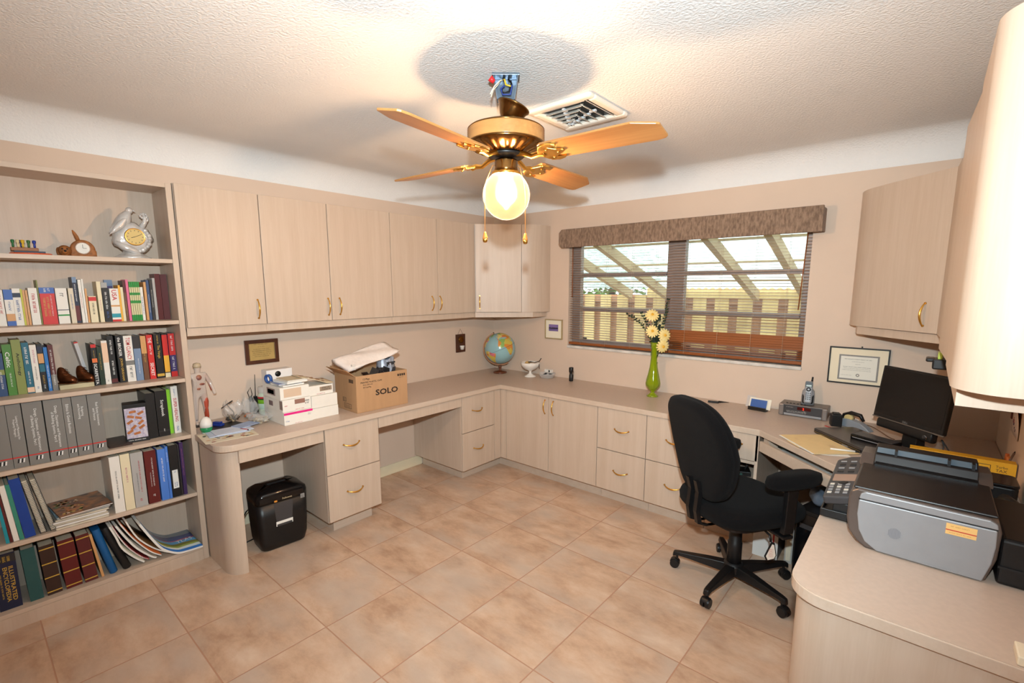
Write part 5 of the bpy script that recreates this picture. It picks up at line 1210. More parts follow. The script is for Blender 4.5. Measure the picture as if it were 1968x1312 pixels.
def sprig(lb, pts_, n_, ls, seed, w_=.4):
    t_ = thing('foliage_sprig', lb, 'foliage', (1.814, -.19, ZD+.10), 0, 'dark leaf sprigs in the vase'); o0 = Vector((0, 0, .10))
    P_ = [ofs(*q)-o0 for q in pts_]; MB().tube([tuple(v) for v in P_], .0018, 5).build('stem', STEM, t_)
    l = MB(); r = random.Random(seed)
    for k in range(n_):
        u = (.30+.70*k/(n_-1))*(len(P_)-1); i = min(int(u), len(P_)-2); c = P_[i].lerp(P_[i+1], u-i); d = (P_[i+1]-P_[i]).normalized()
        for s_ in (-1, 1):
            dd = (d*.5 + CR*s_*.8*r.uniform(.4, 1) + to*r.uniform(-.6, .6) + up*r.uniform(-.2, .5)).normalized(); q = dd.orthogonal().normalized()*ls*w_; e_ = c+dd*ls
            l.raw([tuple(c), tuple(c+dd*ls*.5+q), tuple(e_), tuple(c+dd*ls*.5-q)], [(0, 1, 2, 3)], True)
    l.build('leaves', DKLEAF, t_)
sprig('longest dark leafy sprig reaching left out of the vase', [(0, .90), (-.005, 1.10), (-.05, 1.24), (-.12, 1.31), (-.205, 1.365)], 13, .024, 1)
sprig('short dark leafy sprig between the topmost flower and the left branch', [(0, .9), (-.01, 1.12), (-.05, 1.28), (-.105, 1.37)], 10, .022, 2)
sprig('dark leafy sprig rising highest at the right of the vase', [(0, .9), (.01, 1.12), (.055, 1.28), (.075, 1.37), (.085, 1.47)], 13, .022, 3)
sprig('bushy dark sprig in the middle behind the flowers', [(0, .88), (.002, 1.08), (.01, 1.2), (.012, 1.34)], 14, .040, 4, .5)
sprig('low dark leaves near the vase rim', [(0, .87), (-.002, .98), (.005, 1.09), (.02, 1.19)], 10, .036, 5, .5)
# card holder, clock radio, phone
t = thing('card_holder', 'black card holder with a blue card standing by the back wall', 'card holder', (2.535, -.118, ZD), -.12)
MB().box(-.058, -.028, 0, .058, .020, .010).box(-.058, -.028, .010, .058, -.020, .024).build('base', BLACK, t, bevel=.003)
for k, (x0, x1, h_, col, nm) in enumerate(((-.05, .052, .062, (52, 92, 160), 'blue_card'), (-.062, .075, .070, (234, 226, 208), 'white_card'), (-.085, -.03, .078, (196, 186, 180), 'grey_card'))):
    c = MB(); c.T = tr(0, -.012+k*.009, .011) @ rot('X', -.32); c.box(x0, 0, 0, x1, .0012, h_); c.build(nm, plain(col, .5), t)
t = thing('black_ruler_tip', 'pointed black letter opener lying near the back wall behind the chair', 'letter opener', (2.25, -.10, ZD), .2); MB().slabx([(-.01, 0), (.01, 0), (.01, .012), (-.01, .016)], -.05, .02).build('handle', BLACK, t, bevel=.003); MB().cyl((.02, 0, .010), (.09, 0, .014), .008, .001, 8).build('blade', BLACK, t); t.name = 'letter_opener'
t = thing('clock_radio', 'grey clock radio with a red display under the cordless phone', 'radio', (2.797, -.085, ZD), .01)
MB().box(-.133, -.055, .006, .133, .075, .076).build('body', M('pewter_plastic', srgb(116, 106, 100), .35, .3, noise=.1, nscale=30), t, bevel=.006, seg=3)
MB().box(-.134, -.066, 0, -.105, -.05, .074).build('end_post', M('pewter_light', srgb(140, 132, 128), .3, .4, noise=.05, nscale=20), t, bevel=.006); MB().box(.105, -.066, 0, .134, -.05, .074).build('end_post', MATS['pewter_light'], t, bevel=.006)
MB().box(-.104, -.058, .012, .104, -.0552, .070).build('front_panel', DGREY, t); MB().box(-.104, -.062, .004, .104, -.055, .018).build('lower_lip', SILVER, t, bevel=.002)
MB().box(-.03, -.0592, .045, .045, -.0582, .064).build('display_window', M('red_filter', srgb(70, 16, 14), .1, noise=.05, nscale=10), t)
q = MB(); letter(q, '2', (.004, -.0595, .0545), (1, 0, 0), (0, 0, 1), .012, .014, .0004); q.build('display_digit', M('led_red', srgb(255, 50, 30), .3, emit=srgb(255, 50, 30), estr=2.5, noise=.02), t)
q = MB(); scribble(q, (-.07, -.0582, .058), (1, 0, 0), (0, 0, 1), .05, .006, 1, 2); scribble(q, (-.03, -.0582, .03), (1, 0, 0), (0, 0, 1), .13, .014, 2, 5); letter(q, 'GE', (.01, -.0582, .038), (1, 0, 0), (0, 0, 1), .012, .007, .0006); q.build('markings', plain((186, 182, 176), .5), t)
for k in range(6): MB().box(-.10+k*.02, -.03, .0755, -.088+k*.02, -.02, .079).build('top_button', BLACK, t, bevel=.001)
t = thing('cordless_phone', 'silver cordless phone upright in its black cradle on the clock radio', 'phone', (2.812, -.085, ZD+.0775), .12)
q = MB(); q.loft([[(x*w_, y*.9*w_+.012, z) for x, y in rr2(.036, .03, .018)] for w_, z in ((1, 0), (1.0, .012), (1.02, .05), (.92, .085), (.6, .100))]); q.build('cradle', SILVER, t)
q = MB(); q.T = tr(0, -.012, .008) @ rot('X', -.16); q.loft([[(x*w_, y*.35, z) for x, y in rr2(.029, .03, .014)] for w_, z in ((.9, 0), (1.05, .01), (1.08, .05), (.9, .08), (.6, .092))]); q.build('cradle_face', BLACK, t)
HT = tr(0, -.022, .012) @ rot('X', -.16)
q = MB(); q.T = HT; q.loft([[(x*w_, y*.45, z) for x, y in rr2(.022, .03, .012)] for w_, z in ((.85, 0), (1, .01), (.96, .06), (.98, .10), (1.0, .125), (.8, .140))]); q.build('handset', SILVER, t)
q = MB(); q.T = HT; q.cyl((.014, .004, .135), (.016, .004, .168), .006, .005, 10); q.build('antenna', BLACK, t)
q = MB(); q.T = HT; q.box(-.018, -.0152, .102, .018, -.0136, .134); q.build('upper_panel', BLACK, t, bevel=.001)
q = MB(); q.T = HT; q.box(-.014, -.0162, .106, .014, -.0151, .116); q.build('screen', plain((150, 160, 150), .2), t)
q = MB(); q.T = HT @ tr(0, -.0145, .088) @ rot('X', PI/2); q.lathe([(.006, 0), (.013, 0), (.013, .0015), (.006, .0015), (.006, 0)], n=20, caps=False); q.build('dial_ring', BLACK, t)
for rr_ in range(4):
    for cc in range(3):
        q = MB(); q.T = HT; q.box(-.014+cc*.0105, -.0152, .022+rr_*.0125, -.007+cc*.0105, -.0135, .030+rr_*.0125); q.build('key', DGREY, t)
# framed certificate
t = wall_frame('certificate', 'black framed certificate on the back wall above the monitor', 'certificate', FBW, 2.895, 3.198, .975, 1.202, .008, .014, BLACK, plain((236, 222, 194), .6))
q = onto(t, MB()); q.T = q.T @ FBW
for a_ in ((2.948, 1.0, 3.150, 1.009), (2.948, 1.147, 3.150, 1.156), (2.948, 1.009, 2.957, 1.147), (3.141, 1.009, 3.150, 1.147)): q.box(a_[0], .0085, a_[1], a_[2], .0096, a_[3])
q.build('border', M('guilloche_border', srgb(150, 146, 142), .6, noise=.35, nscale=300), t)
q = onto(t, MB()); q.T = q.T @ FBW
q.box(2.957, .0085, 1.009, 3.141, .009, 1.147); q.build('inner_sheet', plain((232, 228, 216), .6), t)
q = onto(t, MB())
for i, (z, w_, h_) in enumerate(((1.130, .15, .008), (1.115, .07, .005), (1.10, .03, .005), (1.082, .16, .007), (1.072, .15, .005), (1.062, .16, .005), (1.030, .06, .004))): scribble(q, (3.048 if i < 6 else 2.99, -.0092, z), (1, 0, 0), (0, 0, 1), w_, h_, 1, i+9)
for k in range(12): 
    a = k*PI/6; q.box(3.05+.007*math.cos(a)-.002, -.0098, 1.033+.007*math.sin(a)-.002, 3.05+.007*math.cos(a)+.002, -.0092, 1.033+.007*math.sin(a)+.002)
q.build('certificate_print', plain((120, 116, 112), .6), t)
MB().cyl((.012, -.004, .115), (.012, -.004, .122), .004, n=8).build('hanging_hook', BLACK, t)
# ------------------------------------------------------------------ right desk
# laptop
lu = Vector((.691, -.723, 0)); lv = Vector((.723, .691, 0))
t = thing('laptop', 'closed black laptop lying on the corner desk behind the manila folder', 'laptop', tuple(Vector((2.905, -.455, ZD)) + lu*.184 + lv*.1225), math.atan2(-.723, .691))
lp = rr2(.184, .1225, .02)
MB().loft([[(x*k, y*k, z) for x, y in lp] for k, z in ((.97, .002), (1, .007), (1, .014))], False).build('base', BLACK, t)
MB().loft([[(x*k, y*k, z) for x, y in lp] for k, z in ((.995, .0155), (1, .018), (1, .024), (.975, .028))], False).build('lid', M('laptop_lid', srgb(74, 68, 66), .25, .3, noise=.08, nscale=40), t)
MB().box(-.17, -.1230, .0095, .17, -.1215, .0125).build('edge_trim', M('brass_trim', srgb(150, 130, 90), .3, .6, noise=.05, nscale=20), t)
q = MB(); letter(q, 'hp', (.02, .06, .0281), (-1, 0, 0), (0, -1, 0), .03, .02, .0004); q.build('lid_mark', SILVER, t)
MB().box(.05, -.1232, .003, .09, -.1222, .009).build('port', SILVER, t)
# folder, papers, pen
t = thing('manila_folder', 'manila folder on the diagonal corner desk in front of the laptop', 'folder', (2.965, -.695, ZD+.002), -.86)
MB().box(-.155, -.11, .0008, .155, .112, .0014).box(-.155, -.108, .0035, .153, .115, .0042).box(-.157, -.11, .0008, -.155, .115, .0042).build('cover', M('manila', srgb(236, 206, 150), .65, noise=.04, nscale=20), t)
MB().box(-.150, -.118, .0016, .150, .10, .0033).build('papers', WHITEP, t)
MB().box(-.06, -.125, .001, .05, -.11, .0018).build('tab', MATS['manila'], t)
q = MB(); scribble(q, (.06, .05, .0043), (1, 0, 0), (0, 1, 0), .07, .03, 4, 5); scribble(q, (-.08, -.06, .0043), (1, 0, 0), (0, 1, 0), .04, .015, 2, 6); q.build('faint_print', plain((206, 170, 140), .6), t)
t = thing('letter', 'white sheet poking out under the right end of the manila folder', 'paper', (3.04, -.79, ZD), .45)
MB().box(-.06, -.045, 0, .07, .045, .0012).build('sheet', WHITEP, t)
t = thing('pen', 'white pen with a black tip lying right of the manila folder', 'pen', (3.09, -.745, ZD+.0067), .30)
MB().cyl((-.06, 0, .005), (.045, 0, .005), .0045, n=8).build('barrel', WHITEP, t); MB().cyl((.045, 0, .005), (.062, 0, .005), .005, .003, 8).build('tip', BLACK, t)
# stapler, adaptor, red tape
t = thing('webcam', 'black cube power adaptor beside the grey stapler', 'adaptor', (2.985, -.215, ZD), .3); t.name = 'power_adaptor'
MB().box(-.028, -.03, 0, .028, .03, .072).build('body', BLACK, t, bevel=.005); MB().box(-.018, -.022, .072, .018, .022, .078).build('cap', RUBBER, t, bevel=.002)
t = thing('tape_dispenser', 'grey tape dispenser with a black roll holder behind the laptop', 'tape dispenser', (3.075, -.20, ZD), -.45)
q = MB(); q.slaby([(-.07, 0), (.10, 0), (.075, .022), (.04, .040), (-.02, .05), (-.065, .045), (-.07, .02)], -.022, .022); q.build('body', M('dispenser_grey', srgb(138, 144, 152), .35, noise=.05, nscale=20), t, bevel=.004)
q = MB(); q.tube([(-.07, 0, .03), (-.06, 0, .065), (-.02, 0, .085), (.03, 0, .08), (.05, 0, .05)], [.010, .012, .012, .012, .008], 8); q.build('arm', BLACK, t)
q = MB(); q.cyl((-.03, -.016, .052), (-.03, .016, .052), .022, n=18); q.build('tape_roll', plain((206, 186, 130), .4), t)
t = thing('red_ruler', 'thin red ruler edge lying behind the laptop', 'ruler', (2.985, -.30, ZD), -.73); MB().box(-.06, -.005, 0, .30, .006, .002).build('strip', INKR, t)
# monitor with sound bar
mn = Vector((-.685, -.728, 0)); mu = Vector((.728, -.685, 0))
MR = math.atan2(mu.y, mu.x)
t = thing('monitor', 'black flat monitor switched off in the right corner', 'monitor', (3.315, -.50, ZD), MR)
# local x = along screen, local -y = towards viewer
TM = tr(0, 0, .13) @ rot('X', math.radians(-7))
q = MB(); q.T = TM; q.box(-.191, -.012, 0, .191, .014, .275); q.build('case', BLACK, t, bevel=.004)
q = MB(); q.T = TM; q.box(-.180, -.0128, .022, .180, -.0118, .264); q.build('screen', M('lcd_off', srgb(16, 15, 16), .18, noise=.1, nscale=3), t)
q = MB(); q.T = TM; q.box(-.193, -.0135, -.003, .199, -.006, .003); q.build('lower_trim', M('pewter_trim', srgb(120, 112, 104), .3, .5, noise=.05, nscale=20), t)
q = MB(); q.T = TM; letter(q, 'DELL', (0, -.0128, .011), (1, 0, 0), (0, 0, 1), .03, .009, .0006); q.build('badge', plain((150, 146, 142), .4), t)
q = MB(); q.T = TM; q.box(-.12, .014, .04, .12, .04, .22); q.build('back_housing', BLACK, t, bevel=.006)
q = MB(); q.slabx([(.016, .005), (.075, .005), (.062, .25), (.042, .25)], -.04, .04); q.build('neck', BLACK, t, bevel=.004)
q = MB(); q.T = tr(0, .06, 0); q.prism(rr2(.12, .075, .03), 0, .010); q.build('foot', BLACK, t, bevel=.002)
q = MB(); q.T = tr(0, -.006, .106) @ rot('X', math.radians(-7)); q.loft([[(x, y, z) for y, z in rr2(.018, .024, .012)] for x in (-.15, -.148, .148, .15)], True); q.build('sound_bar', BLACK, t)
q = MB(); q.cyl((.125, -.024, .106), (.125, -.032, .105), .011, n=16); q.build('volume_knob', CHROME, t)
# keyboard-like black box and cables
t = thing('docking_station', 'black docking box lying on the right end of the closed laptop', 'dock', (3.20, -.565, ZD+.0282), math.radians(-25.5))
MB().box(-.10, -.04, 0, .10, .04, .026).build('body', BLACKG, t, bevel=.003); MB().box(-.095, -.038, .026, .095, .036, .029).build('top_plate', DGREY, t, bevel=.001)
MB().box(-.09, -.0415, .010, .09, -.0398, .013).build('front_slot', SILVER, t)
def cable(lb, pts_, r_, mat, name='cable'):
    t_ = thing(name, lb, 'cable', pts_[0]); o0 = Vector(pts_[0]); P_ = [Vector(p)-o0 for p in pts_]; S = []
    for i in range(len(P_)-1):
        p0, p1, p2, p3 = P_[max(i-1, 0)], P_[i], P_[i+1], P_[min(i+2, len(P_)-1)]
        for k in range(6):
            u = k/6; S.append(tuple(.5*((2*p1)+(p2-p0)*u+(2*p0-5*p1+4*p2-p3)*u*u+(3*p1-p0-3*p2+p3)*u**3)))
    S.append(tuple(P_[-1])); MB().tube(S, r_, 6).build('cord', mat, t_); return t_
cable('brown cable running from the clock radio along the back wall to the monitor', [(2.93, -.04, ZD+.03), (2.97, -.04, ZD+.035), (3.03, -.06, ZD+.006), (3.15, -.12, ZD+.005), (3.24, -.30, ZD+.005), (3.27, -.40, ZD+.02)], .0028, P('brown'))
cable('black cable curling under the right edge of the monitor', [(3.36, -.60, ZD+.004), (3.40, -.63, ZD+.03), (3.38, -.66, ZD+.055), (3.33, -.66, ZD+.03), (3.36, -.70, ZD+.004), (3.44, -.69, ZD+.004), (3.50, -.62, ZD+.004)], .0028, BLACK)
cable('black cable standing up beside the monitor right edge', [(3.44, -.58, ZD+.004), (3.46, -.57, ZD+.06), (3.45, -.56, ZD+.095), (3.48, -.58, ZD+.05), (3.50, -.60, ZD+.004)], .003, BLACK)
t = thing('computer_mouse', 'black computer mouse behind the yellow box', 'mouse', (3.535, -.70, ZD), .3)
q = MB(); q.loft([[(math.cos(a)*.055*k, math.sin(a)*.032*k, z) for a in [2*PI*i/20 for i in range(20)]] for k, z in ((.95, 0), (1, .006), (.95, .016), (.75, .028), (.4, .035))]); q.build('shell', BLACK, t); MB().cyl((-.02, -.003, .034), (-.02, .003, .034), .006, n=10).build('wheel', RUBBER, t)
# yellow boxed package
YEL = M('yellow_carton', srgb(226, 164, 34), .45, noise=.05, nscale=20)
t = thing('yellow_package', 'bright yellow software carton standing behind the printer', 'box', (3.509, -.775, ZD))
MB().box(-.171, -.026, 0, .171, .026, .097).build('carton', YEL, t, bevel=.001)
q = MB()
for a_ in ((.045, .030, .047, .080), (.093, .030, .095, .080), (.045, .030, .095, .032), (.045, .078, .095, .080)): q.box(a_[0], -.0268, a_[1], a_[2], -.026, a_[3])
letter(q, 'Turbo', (.128, -.0262, .076), (1, 0, 0), (0, 0, 1), .036, .012, .0006); letter(q, 'TAX', (.128, -.0262, .060), (1, 0, 0), (0, 0, 1), .034, .013, .0006); scribble(q, (.13, -.0262, .047), (1, 0, 0), (0, 0, 1), .032, .006, 1, 4); q.box(.13, -.0268, .012, .15, -.026, .036); q.build('printing', MATS['carton_ink'], t)
# pens in a row against the right wall
for k, (y, col, lb) in enumerate(((-.71, (216, 120, 50), 'orange capped marker standing by the right wall'), (-.665, (200, 104, 46), 'dark orange capped marker nearest the wall corner'))):
    t = thing('marker', lb, 'marker', (3.662, y+.0, ZD)); MB().cyl((0, 0, 0), (0, 0, .07), .008, n=10).build('barrel', WHITEP, t); MB().cyl((0, 0, .07), (0, 0, .105), .0085, .007, 10).build('cap', plain(col, .4), t)
t = thing('desk_pen', 'grey pen leaning on the right wall above the yellow box', 'pen', (3.64, -.735, ZD)); MB().cyl((0, 0, .003), (.036, .02, .125), .004, n=8).build('barrel', plain((120, 96, 84), .4), t); MB().cyl((.036, .02, .125), (.038, .021, .132), .003, .001, 8).build('tip', BLACK, t)
# notes pinned to the right wall
t = thing('wall_note', 'white note with red and blue drawing pinned on the right wall', 'note', (3.684, -.58, 1.0))
MB().sheet(lambda u, v: (-.002-.02*v*v*(1-u), -.11+.22*u, -.08+.16*v), 6, 4).build('sheet', plain((226, 206, 196), .7), t, solid=.001)
q = MB(); r = random.Random(6)
for k in range(12):
    q.mat(k % 2); y, z = r.uniform(-.06, .09), r.uniform(-.06, .04); q.box(-.0045, y, z, -.0032, y+.004, z+r.uniform(.006, .016))
q.build('drawing', [INKR, P('purple')], t)
t = thing('dark_card', 'dark brown card tucked behind the note on the right wall', 'card', (3.684, -.45, 1.02)); MB().box(-.006, -.012, -.05, .0005, .012, .06).build('card', plain((104, 50, 40), .6), t)
# printer
TAUPE = M('printer_taupe', srgb(92, 80, 74), .3, .2, noise=.06, nscale=30)
LIDM = M('printer_lid', srgb(38, 33, 32), .35, noise=.08, spec=.3, nscale=40)
t = thing('printer', 'silver and dark all-in-one printer on the right worktop', 'printer', (3.38, -1.53, ZD))
def PX(mb): mb.T = tr(-3.38, 1.53, -ZD); return mb
prof = [(3.262, .751), (3.235, .768), (3.212, .80), (3.205, .84), (3.205, .905), (3.210, .928), (3.228, .940), (3.53, .936), (3.548, .926), (3.555, .90), (3.552, .82), (3.535, .752)]
o = PX(MB()).slaby(prof, -1.762, -1.30).build('body', TAUPE, t, bevel=.006, seg=3)
pan = [(3.29, .754), (3.258, .775), (3.240, .81), (3.232, .86), (3.233, .908)] + [(3.544, .908), (3.546, .86), (3.542, .81), (3.528, .753)]
PX(MB()).slaby(pan, -1.770, -1.758).build('side_panel', SILVER, t, bevel=.003)
PX(MB()).slaby([(3.233, .911), (3.236, .927), (3.248, .936), (3.528, .933), (3.543, .925), (3.546, .911)], -1.770, -1.758).build('lid_side', SILVER, t, bevel=.003)
PX(MB()).slaby([(3.232, .9065), (3.545, .9065), (3.545, .912), (3.232, .912)], -1.766, -1.757).build('seam', BLACK, t)
PX(MB()).box(3.215, -1.752, .936, 3.545, -1.40, .944).build('scanner_lid', LIDM, t, bevel=.004)
o = PX(MB()).slabx([(-1.47, .944), (-1.455, .975), (-1.40, .990), (-1.335, .986), (-1.30, .95), (-1.30, .93)], 3.245, 3.518).build('document_feeder', LIDM, t, bevel=.003)
PX(MB()).slabx([(-1.448, .980), (-1.42, .992), (-1.415, .989), (-1.44, .976)], 3.25, 3.512).build('feeder_strip', M('blue_grey_trim', srgb(120, 140, 156), .2, .4, noise=.05, nscale=20), t)
for x in (3.30, 3.44, 3.50): PX(MB()).box(x, -1.452, .972, x+.008, -1.41, .995).build('feeder_rib', BLACK, t)
PX(MB()).box(3.25, -1.50, .9435, 3.515, -1.462, .951).build('paper_slot', BLACK, t)
o = PX(MB()).slabx([(-1.50, .94), (-1.42, .965), (-1.30, .955), (-1.30, .93)], 3.205, 3.246).build('feeder_side', TAUPE, t, bevel=.003); o = PX(MB()).slabx([(-1.50, .94), (-1.42, .965), (-1.30, .955), (-1.30, .93)], 3.517, 3.552).build('feeder_side', TAUPE, t, bevel=.003)
# control panel on the room side
CPT = tr(-3.38, 1.53, -ZD) @ tr(3.16, -1.425, .862) @ rot('X', math.radians(6)) @ rot('Y', math.radians(-14))
q = MB(); q.T = CPT; q.prism([(-.045, -.19), (.05, -.19), (.05, .195), (.0, .195), (-.045, .16)], -.032, 0); q.build('control_panel', DGREY, t, bevel=.008, seg=3)
q = MB(); q.T = CPT; q.box(-.032, -.055, 0, .040, .005, .0015); q.build('display', plain((160, 130, 112), .2), t)
r = random.Random(12)
for i in range(4):
    for j in range(3): q = MB(); q.T = CPT; q.box(-.034+j*.024, -.165+i*.024, 0, -.020+j*.024, -.150+i*.024, .002); q.build('key', SILVER if (i+j) % 3 else plain((206, 200, 190), .4), t, bevel=.001)
for i in range(4):
    for j in range(2): q = MB(); q.T = CPT; q.box(-.028+j*.034, .028+i*.034, 0, -.008+j*.034, .040+i*.034, .002); q.build('key', SILVER if i % 2 else BLACK, t, bevel=.001)
q = MB(); q.T = CPT; q.lathe([(.016, 0), (.016, .002), (.008, .003), (.0001, .003)], (.005, -.074, 0), 16); q.build('navigation_ring', BLACK, t)
PX(MB()).box(3.114, -1.605, .757, 3.21, -1.25, .766).box(3.114, -1.605, .757, 3.121, -1.25, .785).box(3.114, -1.61, .757, 3.21, -1.60, .785).box(3.15, -1.60, .766, 3.20, -1.26, .815).build('output_tray', BLACK, t, bevel=.002)
PX(MB()).cyl((3.13, -1.58, .7505), (3.13, -1.58, .758), .01, n=8).cyl((3.13, -1.30, .7505), (3.13, -1.30, .758), .01, n=8).build('tray_foot', RUBBER, t)
PX(MB()).box(3.556, -1.752, .7505, 3.672, -1.40, .885).build('rear_duplexer', BLACK, t, bevel=.010, seg=3)
PX(MB()).box(3.556, -1.757, .80, 3.67, -1.7515, .806).build('rear_seam', RUBBER, t)
q = PX(MB()); q.T = q.T @ tr(3.328, -1.7702, .826) @ rot('X', PI/2)
for i in range(-4, 5):
    hh = math.sqrt(max(0, 1-(i/4.8)**2))*.0165; q.box(i*.0034-.0010, -hh, 0, i*.0034+.0010, hh, .0008)
q.build('speaker_grille', plain((126, 126, 132), .5), t)
q = PX(MB()); q.box(3.440, -1.7715, .868, 3.505, -1.770, .900); q.build('sticker', plain((236, 190, 120), .5), t); q = PX(MB()); q.box(3.440, -1.7720, .880, 3.505, -1.7715, .8825); q.build('sticker_line', INKR, t)
q = PX(MB()); scribble(q, (3.472, -1.7714, .893), (1, 0, 0), (0, 0, 1), .05, .006, 1, 2); scribble(q, (3.472, -1.7714, .874), (1, 0, 0), (0, 0, 1), .05, .004, 1, 7); q.build('sticker_print', plain((190, 140, 70), .5), t)
PX(MB()).box(3.40, -1.7712, .7555, 3.475, -1.768, .7605).build('release_latch', SILVER, t)
# things beyond and beside the printer
t = thing('telephone', 'black telephone handset by the right wall behind the printer', 'phone', (3.632, -1.25, ZD), .2)
q = MB(); q.loft([[(x*k, y*k, z) for x, y in rr2(.045, .08, .015)] for k, z in ((1, 0), (1, .02), (.85, .045))]); q.build('base', BLACK, t)
q = MB(); q.tube([(0, -.085, .045), (0, -.075, .06), (0, 0, .075), (0, .075, .06), (0, .085, .045)], [.018, .022, .015, .022, .018], 10); q.build('handset', BLACK, t)
cable('black coiled flex running from the telephone to the printer back', [(3.62, -1.34, ZD+.02), (3.60, -1.37, ZD+.05), (3.63, -1.385, ZD+.09), (3.66, -1.36, ZD+.06), (3.66, -1.30, ZD+.01)], .003, BLACK)
t = thing('desk_organizer', 'black lidded organiser between the printer and the yellow box', 'organiser', (3.60, -1.01, ZD))
MB().prism(rr2(.062, .07, .02), 0, .075).build('box', BLACK, t, bevel=.004); MB().prism(rr2(.064, .072, .02), .0755, .088).build('lid', BLACKG, t, bevel=.004)
t = thing('ceramic_coaster', 'cream tile corner at the right frame edge of the near worktop', 'tile', (3.625, -2.095, ZD)); MB().box(-.062, -.034, 0, .055, .030, .022).build('tile', M('cream_tile', srgb(236, 222, 196), .3, noise=.05, nscale=20), t, bevel=.003)
t.name = 'cream_tile'
# papers inside the keyboard drawer
FDt = FD
for k, (u0, u1, d0, d1, z, rz, lb) in enumerate(((.08, .30, -.30, -.06, .6405, .05, 'papers at the left of the open keyboard drawer'), (.24, .44, -.30, -.05, .6415, -.12, 'magazine in the middle of the open keyboard drawer'), (.40, .55, -.28, -.05, .6405, .06, 'papers at the right of the open keyboard drawer'))):
    c = FD @ Vector(((u0+u1)/2, (d0+d1)/2, z)); t = thing('paper_stack', lb, 'papers', tuple(c), math.atan2(du.y, du.x)+rz, 'papers in the keyboard drawer')
    for i in range(5): q = MB(); q.T = rot('Z', .05*(i % 3-1)); q.box(-(u1-u0)/2, -(d1-d0)/2, i*.0042, (u1-u0)/2, (d1-d0)/2, i*.0042+.0035); q.build('sheets', (WHITEP, plain((176, 176, 180), .5), plain((110, 106, 104), .5), PAGES, plain((216, 212, 206), .5))[i], t)
t = thing('telephone_handset', 'dark green and black handset at the far left of the keyboard drawer', 'handset', tuple(FD @ Vector((.135, -.10, .6625))), -.4); MB().tube([(-.07, 0, .014), (-.05, 0, .016), (.05, 0, .016), (.07, 0, .014)], [.012, .014, .011, .012], 8).build('body', P('dkgreen'), t); MB().box(-.03, -.006, .022, .03, .006, .030).build('keypad', BLACK, t); t.name = 'drawer_remote'
# beneath the desk
t = thing('postal_box', 'white postal carton with a red stripe under the corner desk', 'box', (2.745, -.50, 0), .02)
MB().box(-.066, -.13, 0, .066, .13, .315).build('carton', plain((226, 224, 220), .6), t, bevel=.001)
MB().box(.038, -.1308, 0, .046, -.13, .315).build('red_stripe', INKR, t); MB().box(.0655, -.13, 0, .0666, .13, .315).build('grey_side', plain((120, 118, 118), .6), t)
q = MB(); letter(q, 'PRIORITY', (.018, -.1302, .255), (0, 0, 1), (-1, 0, 0), .09, .018, .0006); q.build('printing', INKB, t)
t = thing('upright_folder', 'grey file folder standing right of the postal carton', 'folder', (2.86, -.50, 0), .05); MB().box(-.02, -.11, 0, .02, .11, .27).build('sleeve', plain((176, 172, 166), .6), t, bevel=.001); MB().box(-.012, -.115, .02, .012, -.11, .25).build('pages', PAGES, t)
t = thing('computer_tower', 'black computer tower in the knee hole of the corner desk', 'computer', (3.02, -.60, 0), -.3); MB().box(-.07, -.16, .01, .07, .16, .40).build('case', BLACK, t, bevel=.006); MB().box(-.06, -.163, .03, .06, -.16, .38).build('front_panel', BLACKG, t); MB().box(-.045, -.165, .30, .045, -.163, .325).build('disc_drive', DGREY, t)
for x in (-.05, .05): MB().box(x-.012, -.14, 0, x+.012, .14, .011).build('foot', RUBBER, t)
t = thing('cloth_bag', 'grey-blue folded bag on top of the computer tower', 'bag', (3.0, -.58, .401)); q = MB(); q.loft([[(.06*k*math.cos(a)*(1+.2*math.sin(3*a)), .09*k*math.sin(a), z) for a in [2*PI*i/18 for i in range(18)]] for k, z in ((.8, 0), (1.05, .02), (.95, .055), (.5, .075))]); q.build('cloth', M('blue_grey_cloth', srgb(96, 108, 124), .8, noise=.3, nscale=25, bump=.4, bscale=60), t)
t = thing('tan_bag', 'olive paper parcel beside the tower top, under the desk', 'parcel', (3.085, -.78, 0)); MB().box(-.03, -.06, 0, .035, .06, .36).build('wrap', plain((150, 138, 100), .7), t, bevel=.008); MB().box(-.025, -.05, .36, .03, .05, .385).build('white_flap', WHITEP, t, bevel=.003)
t = thing('red_folder', 'red folder lying in the bottom of the open-shelf cabinet', 'folder', (2.512, -.35, .1305)); MB().box(-.12, -.22, 0, .12, .20, .012).build('cover', INKR, t); MB().box(-.115, -.223, .002, .115, .195, .010).build('pages', WHITEP, t)
t = thing('black_device', 'small dark electronic device on the shelf of the open cabinet', 'device', (2.53, -.48, .4165), .4); MB().box(-.07, -.05, 0, .07, .05, .03).build('case', BLACK, t, bevel=.004); MB().box(-.05, -.051, .008, .02, -.049, .02).build('green_window', plain((60, 90, 84), .2), t); MB().cyl((.04, 0, .03), (.06, .0, .075), .006, n=8).build('stub', RUBBER, t)
